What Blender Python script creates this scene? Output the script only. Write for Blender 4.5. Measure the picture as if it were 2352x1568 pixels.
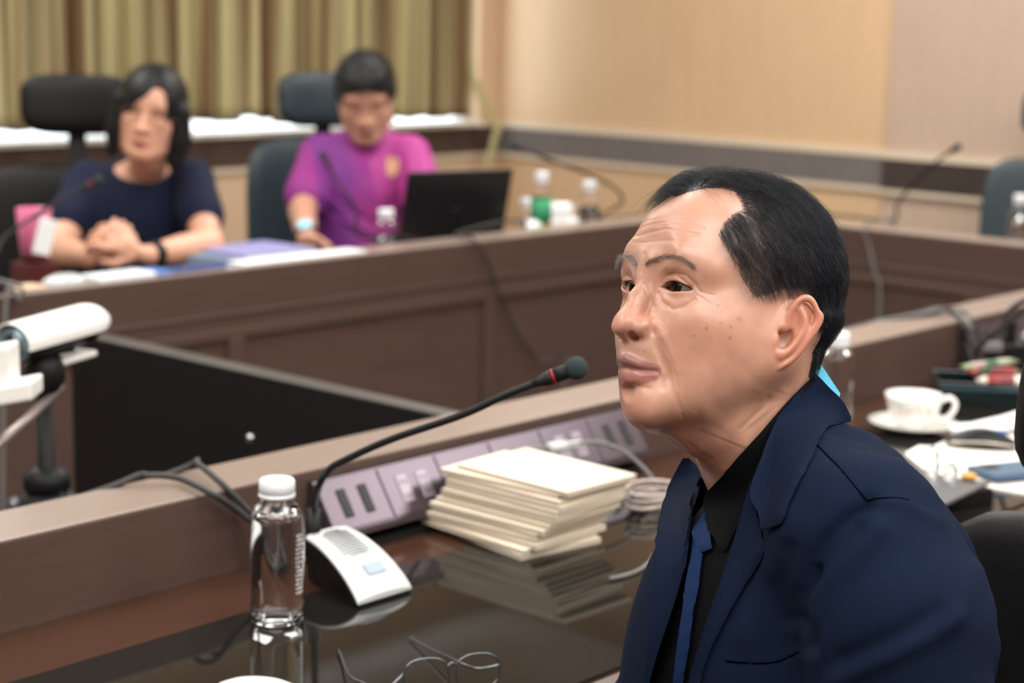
import bpy, bmesh, math, random
import numpy as np
from mathutils import Vector, Matrix
from mathutils.bvhtree import BVHTree
random.seed(7); RNG = np.random.default_rng(7)
S = bpy.context.scene
for o in list(bpy.data.objects): bpy.data.objects.remove(o)

# ------------------------------------------------------------------ camera
FPX = 4200.0; PITCH = math.radians(10.325); ROLL = math.radians(1.365); YAW = math.radians(41.29); CAMH = 1.45
_fw = np.array([math.cos(YAW), math.sin(YAW), 0.0]); _rt = np.array([math.sin(YAW), -math.cos(YAW), 0.0]); _zz = np.array([0, 0, 1.0])
CF = _fw*math.cos(PITCH) - _zz*math.sin(PITCH); _u = _fw*math.sin(PITCH) + _zz*math.cos(PITCH)
CR = _rt*math.cos(ROLL) + _u*math.sin(ROLL); CU = -_rt*math.sin(ROLL) + _u*math.cos(ROLL)
CC = np.array([0, 0, CAMH])
def ray(x, y): return CF + CR*(x-1176)/FPX - CU*(y-784)/FPX
def atz(x, y, z): d = ray(x, y); return CC + d*((z-CC[2])/d[2])
def atX(x, y, X): d = ray(x, y); return CC + d*(X/d[0])
def atY(x, y, Y): d = ray(x, y); return CC + d*(Y/d[1])
def atd(x, y, t): return CC + ray(x, y)*t
def proj(P):
    v = np.asarray(P, float) - CC; t = v@CF
    return 1176 + FPX*(v@CR)/t, 784 - FPX*(v@CU)/t, t
cam = bpy.data.cameras.new('camera'); camo = bpy.data.objects.new('camera', cam); S.collection.objects.link(camo)
camo.matrix_world = Matrix(((CR[0], CU[0], -CF[0], CC[0]), (CR[1], CU[1], -CF[1], CC[1]), (CR[2], CU[2], -CF[2], CC[2]), (0, 0, 0, 1)))
cam.sensor_width = 36; cam.lens = 36*FPX/2352; cam.clip_start = .05; cam.clip_end = 200
cam.dof.use_dof = True; cam.dof.focus_distance = 1.53; cam.dof.aperture_fstop = 5.4; cam.dof.aperture_blades = 0
S.camera = camo
S.view_settings.view_transform = 'Standard'; S.view_settings.look = 'None'; S.view_settings.exposure = 0.2; S.view_settings.gamma = 1
S.view_settings.use_curve_mapping = False

# ------------------------------------------------------------------ world + room lamps
W = bpy.data.worlds.new('sky'); S.world = W; W.use_nodes = True
W.node_tree.nodes['Background'].inputs[0].default_value = (.85, .93, 1.0, 1); W.node_tree.nodes['Background'].inputs[1].default_value = 3.2
def area(name, loc, sx, sy, watts, col=(1, .97, .93), rot=(0, 0, 0)):
    l = bpy.data.lights.new(name, 'AREA'); l.shape = 'RECTANGLE'; l.size = sx; l.size_y = sy; l.energy = watts; l.color = col
    o = bpy.data.objects.new(name, l); o.location = loc; o.rotation_euler = rot; S.collection.objects.link(o); return o
CEIL = 2.75
LAMPS = [(0.2, 0.1, 16), (2.1, 0.1, 13), (4.2, 0.1, 15), (0.2, 2.3, 9), (2.3, 2.4, 16), (4.6, 2.4, 15), (2.3, 4.5, 15), (4.6, 3.6, 12), (-.9, 1.5, 12), (.3, -1.7, 30), (2.2, -1.5, 30)]  # the leftmost lamp is added to light the front of the face
for i, (x, y, w_) in enumerate(LAMPS): area('ceiling_light_glow', (x, y, CEIL-.045), 1.15, 1.15, w_)

# ------------------------------------------------------------------ material helpers
MAT = {}
def mat(name, col, rough=.5, metal=0, spec=.5, noise=0, nscale=20, bump=0, bscale=200, trans=0, ior=1.45, coat=0, emit=None, estr=0, sss=0, sheen=0, alpha=1, stretch=None):
    if name in MAT: return MAT[name]
    m = bpy.data.materials.new(name); m.use_nodes = True; nt = m.node_tree; b = nt.nodes['Principled BSDF']
    col = tuple(col)[:3] + (1,)
    b.inputs['Base Color'].default_value = col; b.inputs['Roughness'].default_value = rough; b.inputs['Metallic'].default_value = metal
    b.inputs['Specular IOR Level'].default_value = spec; b.inputs['Transmission Weight'].default_value = trans; b.inputs['IOR'].default_value = ior
    b.inputs['Coat Weight'].default_value = coat; b.inputs['Coat Roughness'].default_value = .05; b.inputs['Alpha'].default_value = alpha
    if sheen: b.inputs['Sheen Weight'].default_value = sheen; b.inputs['Sheen Roughness'].default_value = .5
    if emit: b.inputs['Emission Color'].default_value = tuple(emit)+(1,); b.inputs['Emission Strength'].default_value = estr
    tc = nt.nodes.new('ShaderNodeTexCoord'); vec = tc.outputs['Object']
    if stretch:
        mp = nt.nodes.new('ShaderNodeMapping'); mp.inputs['Scale'].default_value = stretch; nt.links.new(vec, mp.inputs[0]); vec = mp.outputs[0]
    if noise:
        n = nt.nodes.new('ShaderNodeTexNoise'); n.inputs['Scale'].default_value = nscale; n.inputs['Detail'].default_value = 5; nt.links.new(vec, n.inputs['Vector'])
        r = nt.nodes.new('ShaderNodeMapRange'); r.inputs[1].default_value = .3; r.inputs[2].default_value = .7; r.inputs[3].default_value = 1-noise; r.inputs[4].default_value = 1+noise
        nt.links.new(n.outputs[0], r.inputs[0])
        mx = nt.nodes.new('ShaderNodeVectorMath'); mx.operation = 'SCALE'; mx.inputs[0].default_value = col[:3]; nt.links.new(r.outputs[0], mx.inputs['Scale'])
        nt.links.new(mx.outputs[0], b.inputs['Base Color'])
    if bump:
        n2 = nt.nodes.new('ShaderNodeTexNoise'); n2.inputs['Scale'].default_value = bscale; n2.inputs['Detail'].default_value = 3; nt.links.new(tc.outputs['Object'], n2.inputs['Vector'])
        bp = nt.nodes.new('ShaderNodeBump'); bp.inputs['Strength'].default_value = bump; bp.inputs['Distance'].default_value = .002
        nt.links.new(n2.outputs[0], bp.inputs['Height']); nt.links.new(bp.outputs[0], b.inputs['Normal'])
    MAT[name] = m; return m
def srgb(*c):
    return tuple(((v/255)/12.92 if v/255 <= .04045 else ((v/255+.055)/1.055)**2.4) for v in c)

# ------------------------------------------------------------------ object helpers
def link(o, parent=None, label=None, cat=None, group=None, kind=None):
    if o.name not in S.collection.objects: S.collection.objects.link(o)
    if parent is not None:
        o.parent = parent; o.matrix_parent_inverse = Matrix.Identity(4)
    if label: o['label'] = label
    if cat: o['category'] = cat
    if group: o['group'] = group
    if kind: o['kind'] = kind
    return o
def thing(name, label, cat, loc=(0, 0, 0), rz=0, group=None, kind=None, rot=None):
    o = bpy.data.objects.new(name, None); o.empty_display_size = .05; o.location = tuple(loc); o.rotation_euler = rot or (0, 0, rz)
    return link(o, None, label, cat, group, kind)
def mesh_obj(name, V, Fs, m, parent=None, smooth=False, **k):
    me = bpy.data.meshes.new(name)
    me.from_pydata([tuple(map(float, v)) for v in V], [], [tuple(map(int, f)) for f in Fs]); me.validate(); me.update()
    if isinstance(m, (list, tuple)):
        for q in m: me.materials.append(q)
    elif m: me.materials.append(m)
    if smooth: me.polygons.foreach_set('use_smooth', [True]*len(me.polygons))
    o = bpy.data.objects.new(name, me); return link(o, parent, **k)
def bm_obj(name, bm, m, parent=None, smooth=False, loc=None, rot=None, **k):
    me = bpy.data.meshes.new(name); bmesh.ops.recalc_face_normals(bm, faces=bm.faces); bm.to_mesh(me); bm.free()
    for q in (m if isinstance(m, (list, tuple)) else [m]): me.materials.append(q)
    if smooth: me.polygons.foreach_set('use_smooth', [True]*len(me.polygons))
    o = bpy.data.objects.new(name, me)
    if loc is not None: o.location = tuple(loc)
    if rot is not None: o.rotation_euler = rot
    return link(o, parent, **k)
def bx(bm, cx, cy, cz, sx, sy, sz, M=None, bev=0, seg=2, mi=0):
    r = bmesh.ops.create_cube(bm, size=1)
    vs = r['verts']
    for v in vs: v.co = Vector((cx+v.co.x*sx, cy+v.co.y*sy, cz+v.co.z*sz))
    if bev:
        es = list({e for v in vs for e in v.link_edges})
        rr = bmesh.ops.bevel(bm, geom=es, offset=bev, segments=seg, affect='EDGES', profile=.5); vs = list({v for f in rr['faces'] for v in f.verts} | {v for v in vs if v.is_valid})
        fs = {f for v in vs for f in v.link_faces}
    else: fs = {f for v in vs for f in v.link_faces}
    for f in fs: f.material_index = mi
    if M is not None:
        for v in vs: v.co = M @ v.co
    return vs
def box_obj(name, lo, hi, m, parent=None, bev=0, **k):
    bm = bmesh.new(); lo = np.array(lo, float); hi = np.array(hi, float); c = (lo+hi)/2; s = hi-lo
    bx(bm, *c, *s, bev=bev); return bm_obj(name, bm, m, parent, smooth=False, **k)
def cr(P, n=8, closed=False):
    P = [np.array(p, float) for p in P]; out = []; N = len(P)
    for i in range(N if closed else N-1):
        g = (lambda j: P[j % N]) if closed else (lambda j: P[min(max(j, 0), N-1)])
        p0, p1, p2, p3 = g(i-1), g(i), g(i+1), g(i+2)
        for k in range(n):
            t = k/n; out.append(.5*((2*p1)+(-p0+p2)*t+(2*p0-5*p1+4*p2-p3)*t*t+(-p0+3*p1-3*p2+p3)*t**3))
    if not closed: out.append(P[-1])
    return np.array(out)
def tube(bm, P, r, seg=8, caps=True, mi=0, closed=False):
    P = np.array(P, float); N = len(P); r = np.full(N, r) if np.isscalar(r) else np.array(r, float)
    T = np.roll(P, -1, 0)-np.roll(P, 1, 0)
    if not closed: T[0] = P[1]-P[0]; T[-1] = P[-1]-P[-2]
    T /= np.linalg.norm(T, axis=1)[:, None]+1e-12
    a = np.array([0, 0, 1.]) if abs(T[0][2]) < .9 else np.array([1., 0, 0]); n = np.cross(T[0], a); n /= np.linalg.norm(n); rings = []
    for i in range(N):
        n = n - T[i]*(n@T[i]); n /= np.linalg.norm(n)+1e-12; b = np.cross(T[i], n)
        rings.append([bm.verts.new(P[i]+r[i]*(math.cos(q)*n+math.sin(q)*b)) for q in np.arange(seg)*2*math.pi/seg])
    for i in range(N if closed else N-1):
        A = rings[i]; B = rings[(i+1) % N]
        for k in range(seg):
            f = bm.faces.new((A[k], A[(k+1) % seg], B[(k+1) % seg], B[k])); f.material_index = mi; f.smooth = True
    if caps and not closed:
        bm.faces.new(rings[0][::-1]).material_index = mi; bm.faces.new(rings[-1]).material_index = mi
    return rings
def tube_obj(name, P, r, m, parent=None, seg=8, n=6, raw=False, **k):
    bm = bmesh.new(); tube(bm, P if raw else cr(P, n), r, seg); return bm_obj(name, bm, m, parent, smooth=True, **k)
def lathe(bm, prof, seg=32, M=None, mi=0, c=(0, 0, 0)):
    rings = []
    for r, z in prof:
        if r < 1e-6: v = bm.verts.new((c[0], c[1], c[2]+z)); rings.append([v])
        else: rings.append([bm.verts.new((c[0]+r*math.cos(q), c[1]+r*math.sin(q), c[2]+z)) for q in np.arange(seg)*2*math.pi/seg])
    nv = [v for R_ in rings for v in R_]
    for A, B in zip(rings, rings[1:]):
        for k in range(seg):
            k2 = (k+1) % seg
            if len(A) == 1 and len(B) == 1: continue
            if len(A) == 1: f = bm.faces.new((A[0], B[k2], B[k]))
            elif len(B) == 1: f = bm.faces.new((A[k], A[k2], B[0]))
            else: f = bm.faces.new((A[k], A[k2], B[k2], B[k]))
            f.smooth = True; f.material_index = mi
    if M is not None:
        for v in nv: v.co = M @ v.co
    return nv
def lathe_obj(name, prof, m, parent=None, seg=32, loc=None, rot=None, M=None, **k):
    bm = bmesh.new(); lathe(bm, prof, seg, M); return bm_obj(name, bm, m, parent, smooth=True, loc=loc, rot=rot, **k)
def quadM(o, ax, ay):
    ax = np.array(ax, float); ay = np.array(ay, float); az = np.cross(ax, ay); az /= np.linalg.norm(az)
    return Matrix(((ax[0], ay[0], az[0], o[0]), (ax[1], ay[1], az[1], o[1]), (ax[2], ay[2], az[2], o[2]), (0, 0, 0, 1)))
def copy_tree(o, parent=None):
    c = o.copy(); S.collection.objects.link(c); c.parent = parent
    for ch in o.children: copy_tree(ch, c)
    return c

# ------------------------------------------------------------------ signed-distance sculpting
class Field:
    def __init__(s, lo, hi, h):
        s.lo = np.array(lo, float); s.h = h; s.n = np.ceil((np.array(hi, float)-s.lo)/h).astype(int)+1
        s.ax = [(s.lo[i]+h*np.arange(s.n[i])).astype(np.float32) for i in range(3)]
        s.d = np.full(s.n, 1.0, np.float32)
    def _sub(s, lo, hi):
        i0 = np.clip(np.floor((np.array(lo)-s.lo)/s.h).astype(int), 0, s.n); i1 = np.clip(np.ceil((np.array(hi)-s.lo)/s.h).astype(int)+1, 0, s.n)
        if np.any(i1 <= i0): return None
        sl = tuple(slice(a, b) for a, b in zip(i0, i1))
        X, Y, Z = np.meshgrid(s.ax[0][sl[0]], s.ax[1][sl[1]], s.ax[2][sl[2]], indexing='ij', sparse=True)
        return sl, X, Y, Z
    def _app(s, sl, e, k, mode):
        d = s.d[sl]
        if mode == 'sub': e = -e; q = np.maximum(k-np.abs(d-e), 0)/max(k, 1e-6); s.d[sl] = np.maximum(d, e)+q*q*k*.25
        else: q = np.maximum(k-np.abs(d-e), 0)/max(k, 1e-6); s.d[sl] = np.minimum(d, e)-q*q*k*.25
    def ell(s, c, r, k=.01, R=None, mode='add', sym=False):
        if sym:
            s.ell(c, r, k, R, mode); c2 = (c[0], -c[1], c[2]); R2 = None if R is None else np.diag([1, -1, 1.]) @ np.array(R) @ np.diag([1, -1, 1.])
            s.ell(c2, r, k, R2, mode); return
        c = np.array(c, float); r = np.array(r, float); m = r.max()+k+2*s.h
        g = s._sub(c-m, c+m)
        if g is None: return
        sl, X, Y, Z = g; X = X-np.float32(c[0]); Y = Y-np.float32(c[1]); Z = Z-np.float32(c[2])
        if R is not None:
            R = np.array(R, np.float32); X, Y, Z = (R[i, 0]*X+R[i, 1]*Y+R[i, 2]*Z for i in range(3))
        k0 = np.sqrt((X/r[0])**2+(Y/r[1])**2+(Z/r[2])**2); k1 = np.sqrt((X/r[0]**2)**2+(Y/r[1]**2)**2+(Z/r[2]**2)**2)
        s._app(sl, (k0*(k0-1)/(k1+1e-9)).astype(np.float32), k, mode)
    @staticmethod
    def _seg(X, Y, Z, a, b):
        ab = b-a; L = float(ab@ab)+1e-12
        t = np.clip(((X-a[0])*ab[0]+(Y-a[1])*ab[1]+(Z-a[2])*ab[2])/L, 0, 1)
        return np.sqrt((X-a[0]-t*ab[0])**2+(Y-a[1]-t*ab[1])**2+(Z-a[2]-t*ab[2])**2), t
    def tube(s, P, r, k=.01, mode='add', sym=False, flat=None):
        P = [np.array(p, float) for p in P]; r = [r]*len(P) if np.isscalar(r) else list(r)
        for sg in ((1, -1) if sym else (1,)):
            Q = [p*np.array([1, sg, 1]) for p in P]
            A = np.array(Q); m = max(r)+k+2*s.h; g = s._sub(A.min(0)-m, A.max(0)+m)
            if g is None: continue
            sl, X, Y, Z = g; e = None
            for i in range(len(Q)-1):
                dd, t = s._seg(X, Y, Z, Q[i], Q[i+1]); dd = dd-(r[i]+(r[i+1]-r[i])*t); e = dd if e is None else np.minimum(e, dd)
            s._app(sl, e.astype(np.float32), k, mode)
    def ridge(s, P, amp, w, sym=False):
        """amp > 0 raises the surface along a polyline by that many metres, amp < 0 cuts a groove"""
        P = [np.array(p, float) for p in P]
        for sg in ((1, -1) if sym else (1,)):
            Q = np.array([p*np.array([1, sg, 1]) for p in P]); m = w*2.6; g = s._sub(Q.min(0)-m, Q.max(0)+m)
            if g is None: continue
            sl, X, Y, Z = g; e = None
            if len(Q) == 1: e = np.sqrt((X-Q[0][0])**2+(Y-Q[0][1])**2+(Z-Q[0][2])**2)
            for i in range(len(Q)-1):
                dd, t = s._seg(X, Y, Z, Q[i], Q[i+1]); e = dd if e is None else np.minimum(e, dd)
            s.d[sl] -= (amp*np.exp(-(e/w)**2)).astype(np.float32)
    def func(s, lo, hi, fn, k=.01, mode='add'):
        g = s._sub(lo, hi)
        if g is None: return
        sl, X, Y, Z = g; e = fn(X, Y, Z); s._app(sl, np.broadcast_to(e, s.d[sl].shape).astype(np.float32), k, mode)
    def mesh(s):
        d = s.d; d[0] = np.maximum(d[0], s.h); d[-1] = np.maximum(d[-1], s.h); d[:, 0] = np.maximum(d[:, 0], s.h); d[:, -1] = np.maximum(d[:, -1], s.h)
        d[:, :, 0] = np.maximum(d[:, :, 0], s.h); d[:, :, -1] = np.maximum(d[:, :, -1], s.h)
        ins = d < 0; nx, ny, nz = s.n
        cs = [ins[i:nx-1+i, j:ny-1+j, k:nz-1+k] for i in (0, 1) for j in (0, 1) for k in (0, 1)]
        allin = np.logical_and.reduce(cs); anyin = np.logical_or.reduce(cs); act = anyin & ~allin
        I, J, K = np.nonzero(act); n = len(I); idx = np.full(act.shape, -1, np.int64); idx[I, J, K] = np.arange(n)
        acc = np.zeros((n, 3)); cnt = np.zeros(n)
        for ax in range(3):
            o1, o2 = [q for q in range(3) if q != ax]
            for u in (0, 1):
                for v in (0, 1):
                    a = [I, J, K]; a = [x.copy() for x in a]; a[o1] = a[o1]+u; a[o2] = a[o2]+v; b = [x.copy() for x in a]; b[ax] = b[ax]+1
                    da = d[tuple(a)]; db = d[tuple(b)]; mk = (da < 0) != (db < 0); t = np.where(mk, da/np.where(mk, da-db, 1), 0)
                    p = np.zeros((n, 3)); p[:, ax] = t; p[:, o1] = u; p[:, o2] = v
                    acc += p*mk[:, None]; cnt += mk
        V = s.lo+s.h*(np.stack([I, J, K], 1)+acc/cnt[:, None]); Fs = []
        for ax in range(3):
            o1, o2 = [(1, 2), (2, 0), (0, 1)][ax]
            sl0 = [slice(None)]*3; sl1 = [slice(None)]*3; sl0[ax] = slice(0, -1); sl1[ax] = slice(1, None)
            A = ins[tuple(sl0)]; B = ins[tuple(sl1)]; e = np.nonzero(A != B); E_ = np.stack(e, 1); fl = A[e]
            ok = (E_[:, o1] > 0) & (E_[:, o2] > 0) & (E_[:, o1] < s.n[o1]-1) & (E_[:, o2] < s.n[o2]-1); E_ = E_[ok]; fl = fl[ok]
            def cell(du, dv):
                q = E_.copy(); q[:, o1] -= du; q[:, o2] -= dv; return idx[q[:, 0], q[:, 1], q[:, 2]]
            q = np.stack([cell(1, 1), cell(0, 1), cell(0, 0), cell(1, 0)], 1); q[~fl] = q[~fl][:, ::-1]; Fs.append(q)
        return V, np.concatenate(Fs)
def np_mesh(name, V, Fq, m, parent=None, smooth=True, attrs=None, **k):
    me = bpy.data.meshes.new(name); V = np.asarray(V, np.float32); Fq = np.asarray(Fq, np.int32); c = Fq.shape[1]
    me.vertices.add(len(V)); me.vertices.foreach_set('co', V.ravel()); me.loops.add(Fq.size); me.loops.foreach_set('vertex_index', Fq.ravel())
    me.polygons.add(len(Fq)); me.polygons.foreach_set('loop_start', np.arange(len(Fq), dtype=np.int32)*c)
    try: me.polygons.foreach_set('loop_total', np.full(len(Fq), c, np.int32))
    except Exception: pass
    me.update(calc_edges=True)
    if smooth: me.polygons.foreach_set('use_smooth', np.ones(len(Fq), bool))
    for q in (m if isinstance(m, (list, tuple)) else [m]):
        if q: me.materials.append(q)
    for nm, A in (attrs or {}).items():
        if A.ndim == 1: at = me.attributes.new(nm, 'FLOAT', 'POINT'); at.data.foreach_set('value', A.astype(np.float32))
        else:
            at = me.attributes.new(nm, 'FLOAT_COLOR', 'POINT'); at.data.foreach_set('color', np.concatenate([A, np.ones((len(A), 1))], 1).astype(np.float32).ravel())
    o = bpy.data.objects.new(name, me); return link(o, parent, **k)
def _scat(idx, W, n): return np.stack([np.bincount(idx, weights=W[:, k], minlength=n) for k in range(3)], 1)
def vnormals(V, F):
    V = np.asarray(V, float); n = len(V)
    if F.shape[1] == 4: fn = np.cross(V[F[:, 2]]-V[F[:, 0]], V[F[:, 3]]-V[F[:, 1]])
    else: fn = np.cross(V[F[:, 1]]-V[F[:, 0]], V[F[:, 2]]-V[F[:, 0]])
    N = sum(_scat(F[:, i], fn, n) for i in range(F.shape[1]))
    return N/(np.linalg.norm(N, axis=1)[:, None]+1e-12)
def smooth_mesh(V, F, it=2, f=.5, mask=None):
    n = len(V); a = np.concatenate([F[:, i] for i in range(F.shape[1])]); b = np.concatenate([F[:, (i+1) % F.shape[1]] for i in range(F.shape[1])])
    c = np.bincount(a, minlength=n)+np.bincount(b, minlength=n); c = np.maximum(c, 1)[:, None]
    for _ in range(it):
        D = ((_scat(a, V[b], n)+_scat(b, V[a], n))/c-V)*f
        V = V+(D if mask is None else D*mask[:, None])
    return V
def rotm(y, p=0, r=0):
    f = np.array([math.cos(y)*math.cos(p), math.sin(y)*math.cos(p), math.sin(p)]); l = np.array([-math.sin(y), math.cos(y), 0.]); u = np.cross(f, l)
    return np.stack([f, l*math.cos(r)+u*math.sin(r), -l*math.sin(r)+u*math.cos(r)])
# ------------------------------------------------------------------ faces (local axes: a forward, b to the person's left, c up; origin between the ears)
EYE = (.0675, .0310, .0165); EYR = .0135
def face_field(F, age=1.0, lidopen=.0050, full=1.0):
    F.ell((-.010, 0, .043), (.099, .0760, .080), 0)
    F.ell((.030, 0, .050), (.0600, .0555, .054), .03)
    F.ell((.034, 0, -.022), (.056, .054*full, .078), .03)
    F.ell((.014, .030, -.022), (.040, .038*full, .055), .03, sym=True)
    F.ell((.049, .041, -.012), (.026, .022*full, .022), .022, sym=True)          # cheekbones
    F.ell((.066, 0, -.048), (.032, .031, .034), .025)                            # maxilla and mouth
    F.ell((.071, 0, -.082), (.022, .023, .019), .022)                            # chin
    F.tube([(.072, .018, -.086), (.040, .042, -.078), (.002, .054, -.058), (-.002, .060, -.020)], [.014, .016, .017, .014], .026, sym=True)
    F.ell((.037, .038, -.046), (.030, .023*full, .034), .02, sym=True)           # jowls
    F.tube([(.084, .010, .042), (.081, .034, .042), (.064, .050, .036)], [.0065, .0070, .006], .018, sym=True)   # brow ridge
    F.ell((.101, .033, .0180), (.0150, .0165, .0115), .016, mode='sub', sym=True)  # eye sockets
    # nose
    F.tube([(.0845, 0, .036), (.0900, 0, .020), (.0980, 0, .003), (.1040, 0, -.0150)], [.008, .0070, .0090, .0105], .013)
    F.ell((.1055, 0, -.0185), (.0125, .0138, .0112), .008)
    F.ell((.0950, .0165, -.0200), (.0105, .0090, .0088), .0055, sym=True)
    F.tube([(.1090, 0, -.0225), (.0985, 0, -.0290)], [.0050, .0050], .005)
    F.ell((.0995, .0105, -.0285), (.0068, .0045, .0052), .003, mode='sub', sym=True)
    F.ridge([(.1040, .0245, -.0100), (.0945, .0265, -.0130), (.0860, .0235, -.0260)], -.0015, .0028, sym=True)
    # mouth
    F.tube([(.0870, .0250, -.0550), (.0945, .0150, -.0530), (.0990, .0055, -.0508), (.0990, 0, -.0515)], [.0018, .0034, .0040, .0039], .006, sym=True)
    F.tube([(.0870, .0245, -.0575), (.0930, .0140, -.0615), (.0965, 0, -.0630)], [.0020, .0040, .0048], .006, sym=True)
    F.ridge([(.0885, .0275, -.0558), (.0955, .0190, -.0565), (.1015, .0080, -.0560), (.1050, 0, -.0565)], -.0036, .0017, sym=True)
    F.ridge([(.0950, .0000, -.0720), (.0890, .0120, -.0710)], -.0030, .0070, sym=True)
    F.ridge([(.1075, 0, -.0340), (.1065, 0, -.0410)], -.0012, .0028)
    # eyelids: a skin shell round each eyeball, cut open by an almond
    F.ell(EYE, (.0152,)*3, .006, sym=True)
    F.ridge([(.0785, .0185, .0285), (.0835, .030, .0320), (.0760, .0430, .0280)], .0016, .0050, sym=True)
    for sg in (1, -1):
        ex, ey, ez = EYE[0], EYE[1]*sg, EYE[2]
        def almond(X, Y, Z, ex=ex, ey=ey, ez=ez, sg=sg):
            q = (Y-ey)*sg; z = Z-ez+.0008-.055*q
            up = np.sqrt(q**2+(z+.0250)**2)-.0250-lidopen*.92; dn = np.sqrt(q**2+(z-.0320)**2)-.0320-lidopen*.66
            return np.maximum(np.maximum(up, dn), ex+.0068-X)
        F.func((ex, ey-.02, ez-.01), (ex+.03, ey+.02, ez+.012), almond, .0009, 'sub')
        F.ell((ex, ey, ez), (EYR-.0005,)*3, .0)
    F.ridge([(.0825, .0180, .0190), (.0845, .0255, .0250), (.0835, .0350, .0253), (.0755, .0455, .0190)], -.0010, .0014, sym=True)
    if age: F.ridge([(.0840, .0185, .0060), (.0830, .0280, .0000), (.0750, .0420, .0030)], -.0010*age, .0022, sym=True)
    if age: F.ridge([(.0955, .0260, -.0240), (.0880, .0320, -.0400), (.0800, .0350, -.0560), (.0780, .0320, -.0700)], -.0016*age, .0040, sym=True)
def eyeballs(parent, M, name='eye', iris=(.007, .004, .003), lookb=0.0, lookc=-0.02, fit=False):
    for sg in (1, -1):
        bm = bmesh.new(); n0 = 0
        r = bmesh.ops.create_uvsphere(bm, u_segments=64, v_segments=72, radius=EYR)
        # pole along +x
        for v in r['verts']: v.co = Vector((v.co.z, v.co.x, v.co.y))
        d0 = Vector((1, lookb, lookc)).normalized(); q = Vector((1, 0, 0)).rotation_difference(d0)
        for f in bm.faces:
            c = f.calc_center_median(); ang = math.acos(max(-1, min(1, c.x/c.length)))
            f.material_index = 2 if ang < .20 else (1 if ang < .50 else 0); f.smooth = True
        for v in bm.verts: v.co = q @ v.co + Vector((EYE[0], EYE[1]*sg, EYE[2]))
        o = bm_obj('eye', bm, [mat('eye_white', srgb(104, 88, 80), .3, spec=.35), mat('iris_brown', iris, .2, spec=.3), mat('pupil', (.002, .002, .002), .15, spec=.3)], parent, smooth=True)
        d = Vector((0, 0, 0))
        if fit:
            p0 = toW(np.array([[EYE[0]+.012, EYE[1]*sg, EYE[2]]])); d = Vector((warp_world(p0)-p0)[0])
        o.matrix_basis = Matrix.Translation(d) @ M
def skin_mat(name, sss=.12, rough=.38, bump=.08, bsc=900):
    m = bpy.data.materials.new(name); m.use_nodes = True; nt = m.node_tree; b = nt.nodes['Principled BSDF']
    at = nt.nodes.new('ShaderNodeAttribute'); at.attribute_name = 'Col'; tc = nt.nodes.new('ShaderNodeTexCoord')
    n = nt.nodes.new('ShaderNodeTexNoise'); n.inputs['Scale'].default_value = 60; n.inputs['Detail'].default_value = 6; nt.links.new(tc.outputs['Object'], n.inputs['Vector'])
    r = nt.nodes.new('ShaderNodeMapRange'); r.inputs[1].default_value = .3; r.inputs[2].default_value = .7; r.inputs[3].default_value = .90; r.inputs[4].default_value = 1.08; nt.links.new(n.outputs[0], r.inputs[0])
    mx = nt.nodes.new('ShaderNodeVectorMath'); mx.operation = 'SCALE'; nt.links.new(at.outputs['Color'], mx.inputs[0]); nt.links.new(r.outputs[0], mx.inputs['Scale']); nt.links.new(mx.outputs[0], b.inputs['Base Color'])
    b.inputs['Roughness'].default_value = rough; b.inputs['Specular IOR Level'].default_value = .5
    if sss: b.inputs['Coat Weight'].default_value = .18; b.inputs['Coat Roughness'].default_value = .32
    b.inputs['Subsurface Weight'].default_value = sss; b.inputs['Subsurface Radius'].default_value = (1, .35, .18); b.inputs['Subsurface Scale'].default_value = .006
    v = nt.nodes.new('ShaderNodeTexVoronoi'); v.inputs['Scale'].default_value = bsc; nt.links.new(tc.outputs['Object'], v.inputs['Vector'])
    n2 = nt.nodes.new('ShaderNodeTexNoise'); n2.inputs['Scale'].default_value = bsc*.5; n2.inputs['Detail'].default_value = 3; nt.links.new(tc.outputs['Object'], n2.inputs['Vector'])
    ad = nt.nodes.new('ShaderNodeMath'); ad.operation = 'ADD'; nt.links.new(v.outputs[0], ad.inputs[0]); nt.links.new(n2.outputs[0], ad.inputs[1])
    bp = nt.nodes.new('ShaderNodeBump'); bp.inputs['Strength'].default_value = bump; bp.inputs['Distance'].default_value = .0006; nt.links.new(ad.outputs[0], bp.inputs['Height']); nt.links.new(bp.outputs[0], b.inputs['Normal'])
    return m
def pdist(PX, PY, poly):
    """distance in pixels of points to a polyline"""
    poly = np.array(poly, float); e = np.full(len(PX), 1e9)
    if len(poly) == 1: return np.hypot(PX-poly[0, 0], PY-poly[0, 1])
    for a, b in zip(poly, poly[1:]):
        ab = b-a; t = np.clip(((PX-a[0])*ab[0]+(PY-a[1])*ab[1])/(ab@ab+1e-9), 0, 1); e = np.minimum(e, np.hypot(PX-a[0]-t*ab[0], PY-a[1]-t*ab[1]))
    return e
def inpoly(PX, PY, poly):
    poly = np.array(poly, float); c = np.zeros(len(PX), bool); j = len(poly)-1
    for i in range(len(poly)):
        xi, yi = poly[i]; xj, yj = poly[j]
        c ^= ((yi > PY) != (yj > PY)) & (PX < (xj-xi)*(PY-yi)/(yj-yi+1e-12)+xi); j = i
    return c
def z1(*P): return [(1350+x/1.8443, 350+y/1.8443) for x, y in P]      # positions measured on the enlarged face

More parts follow.
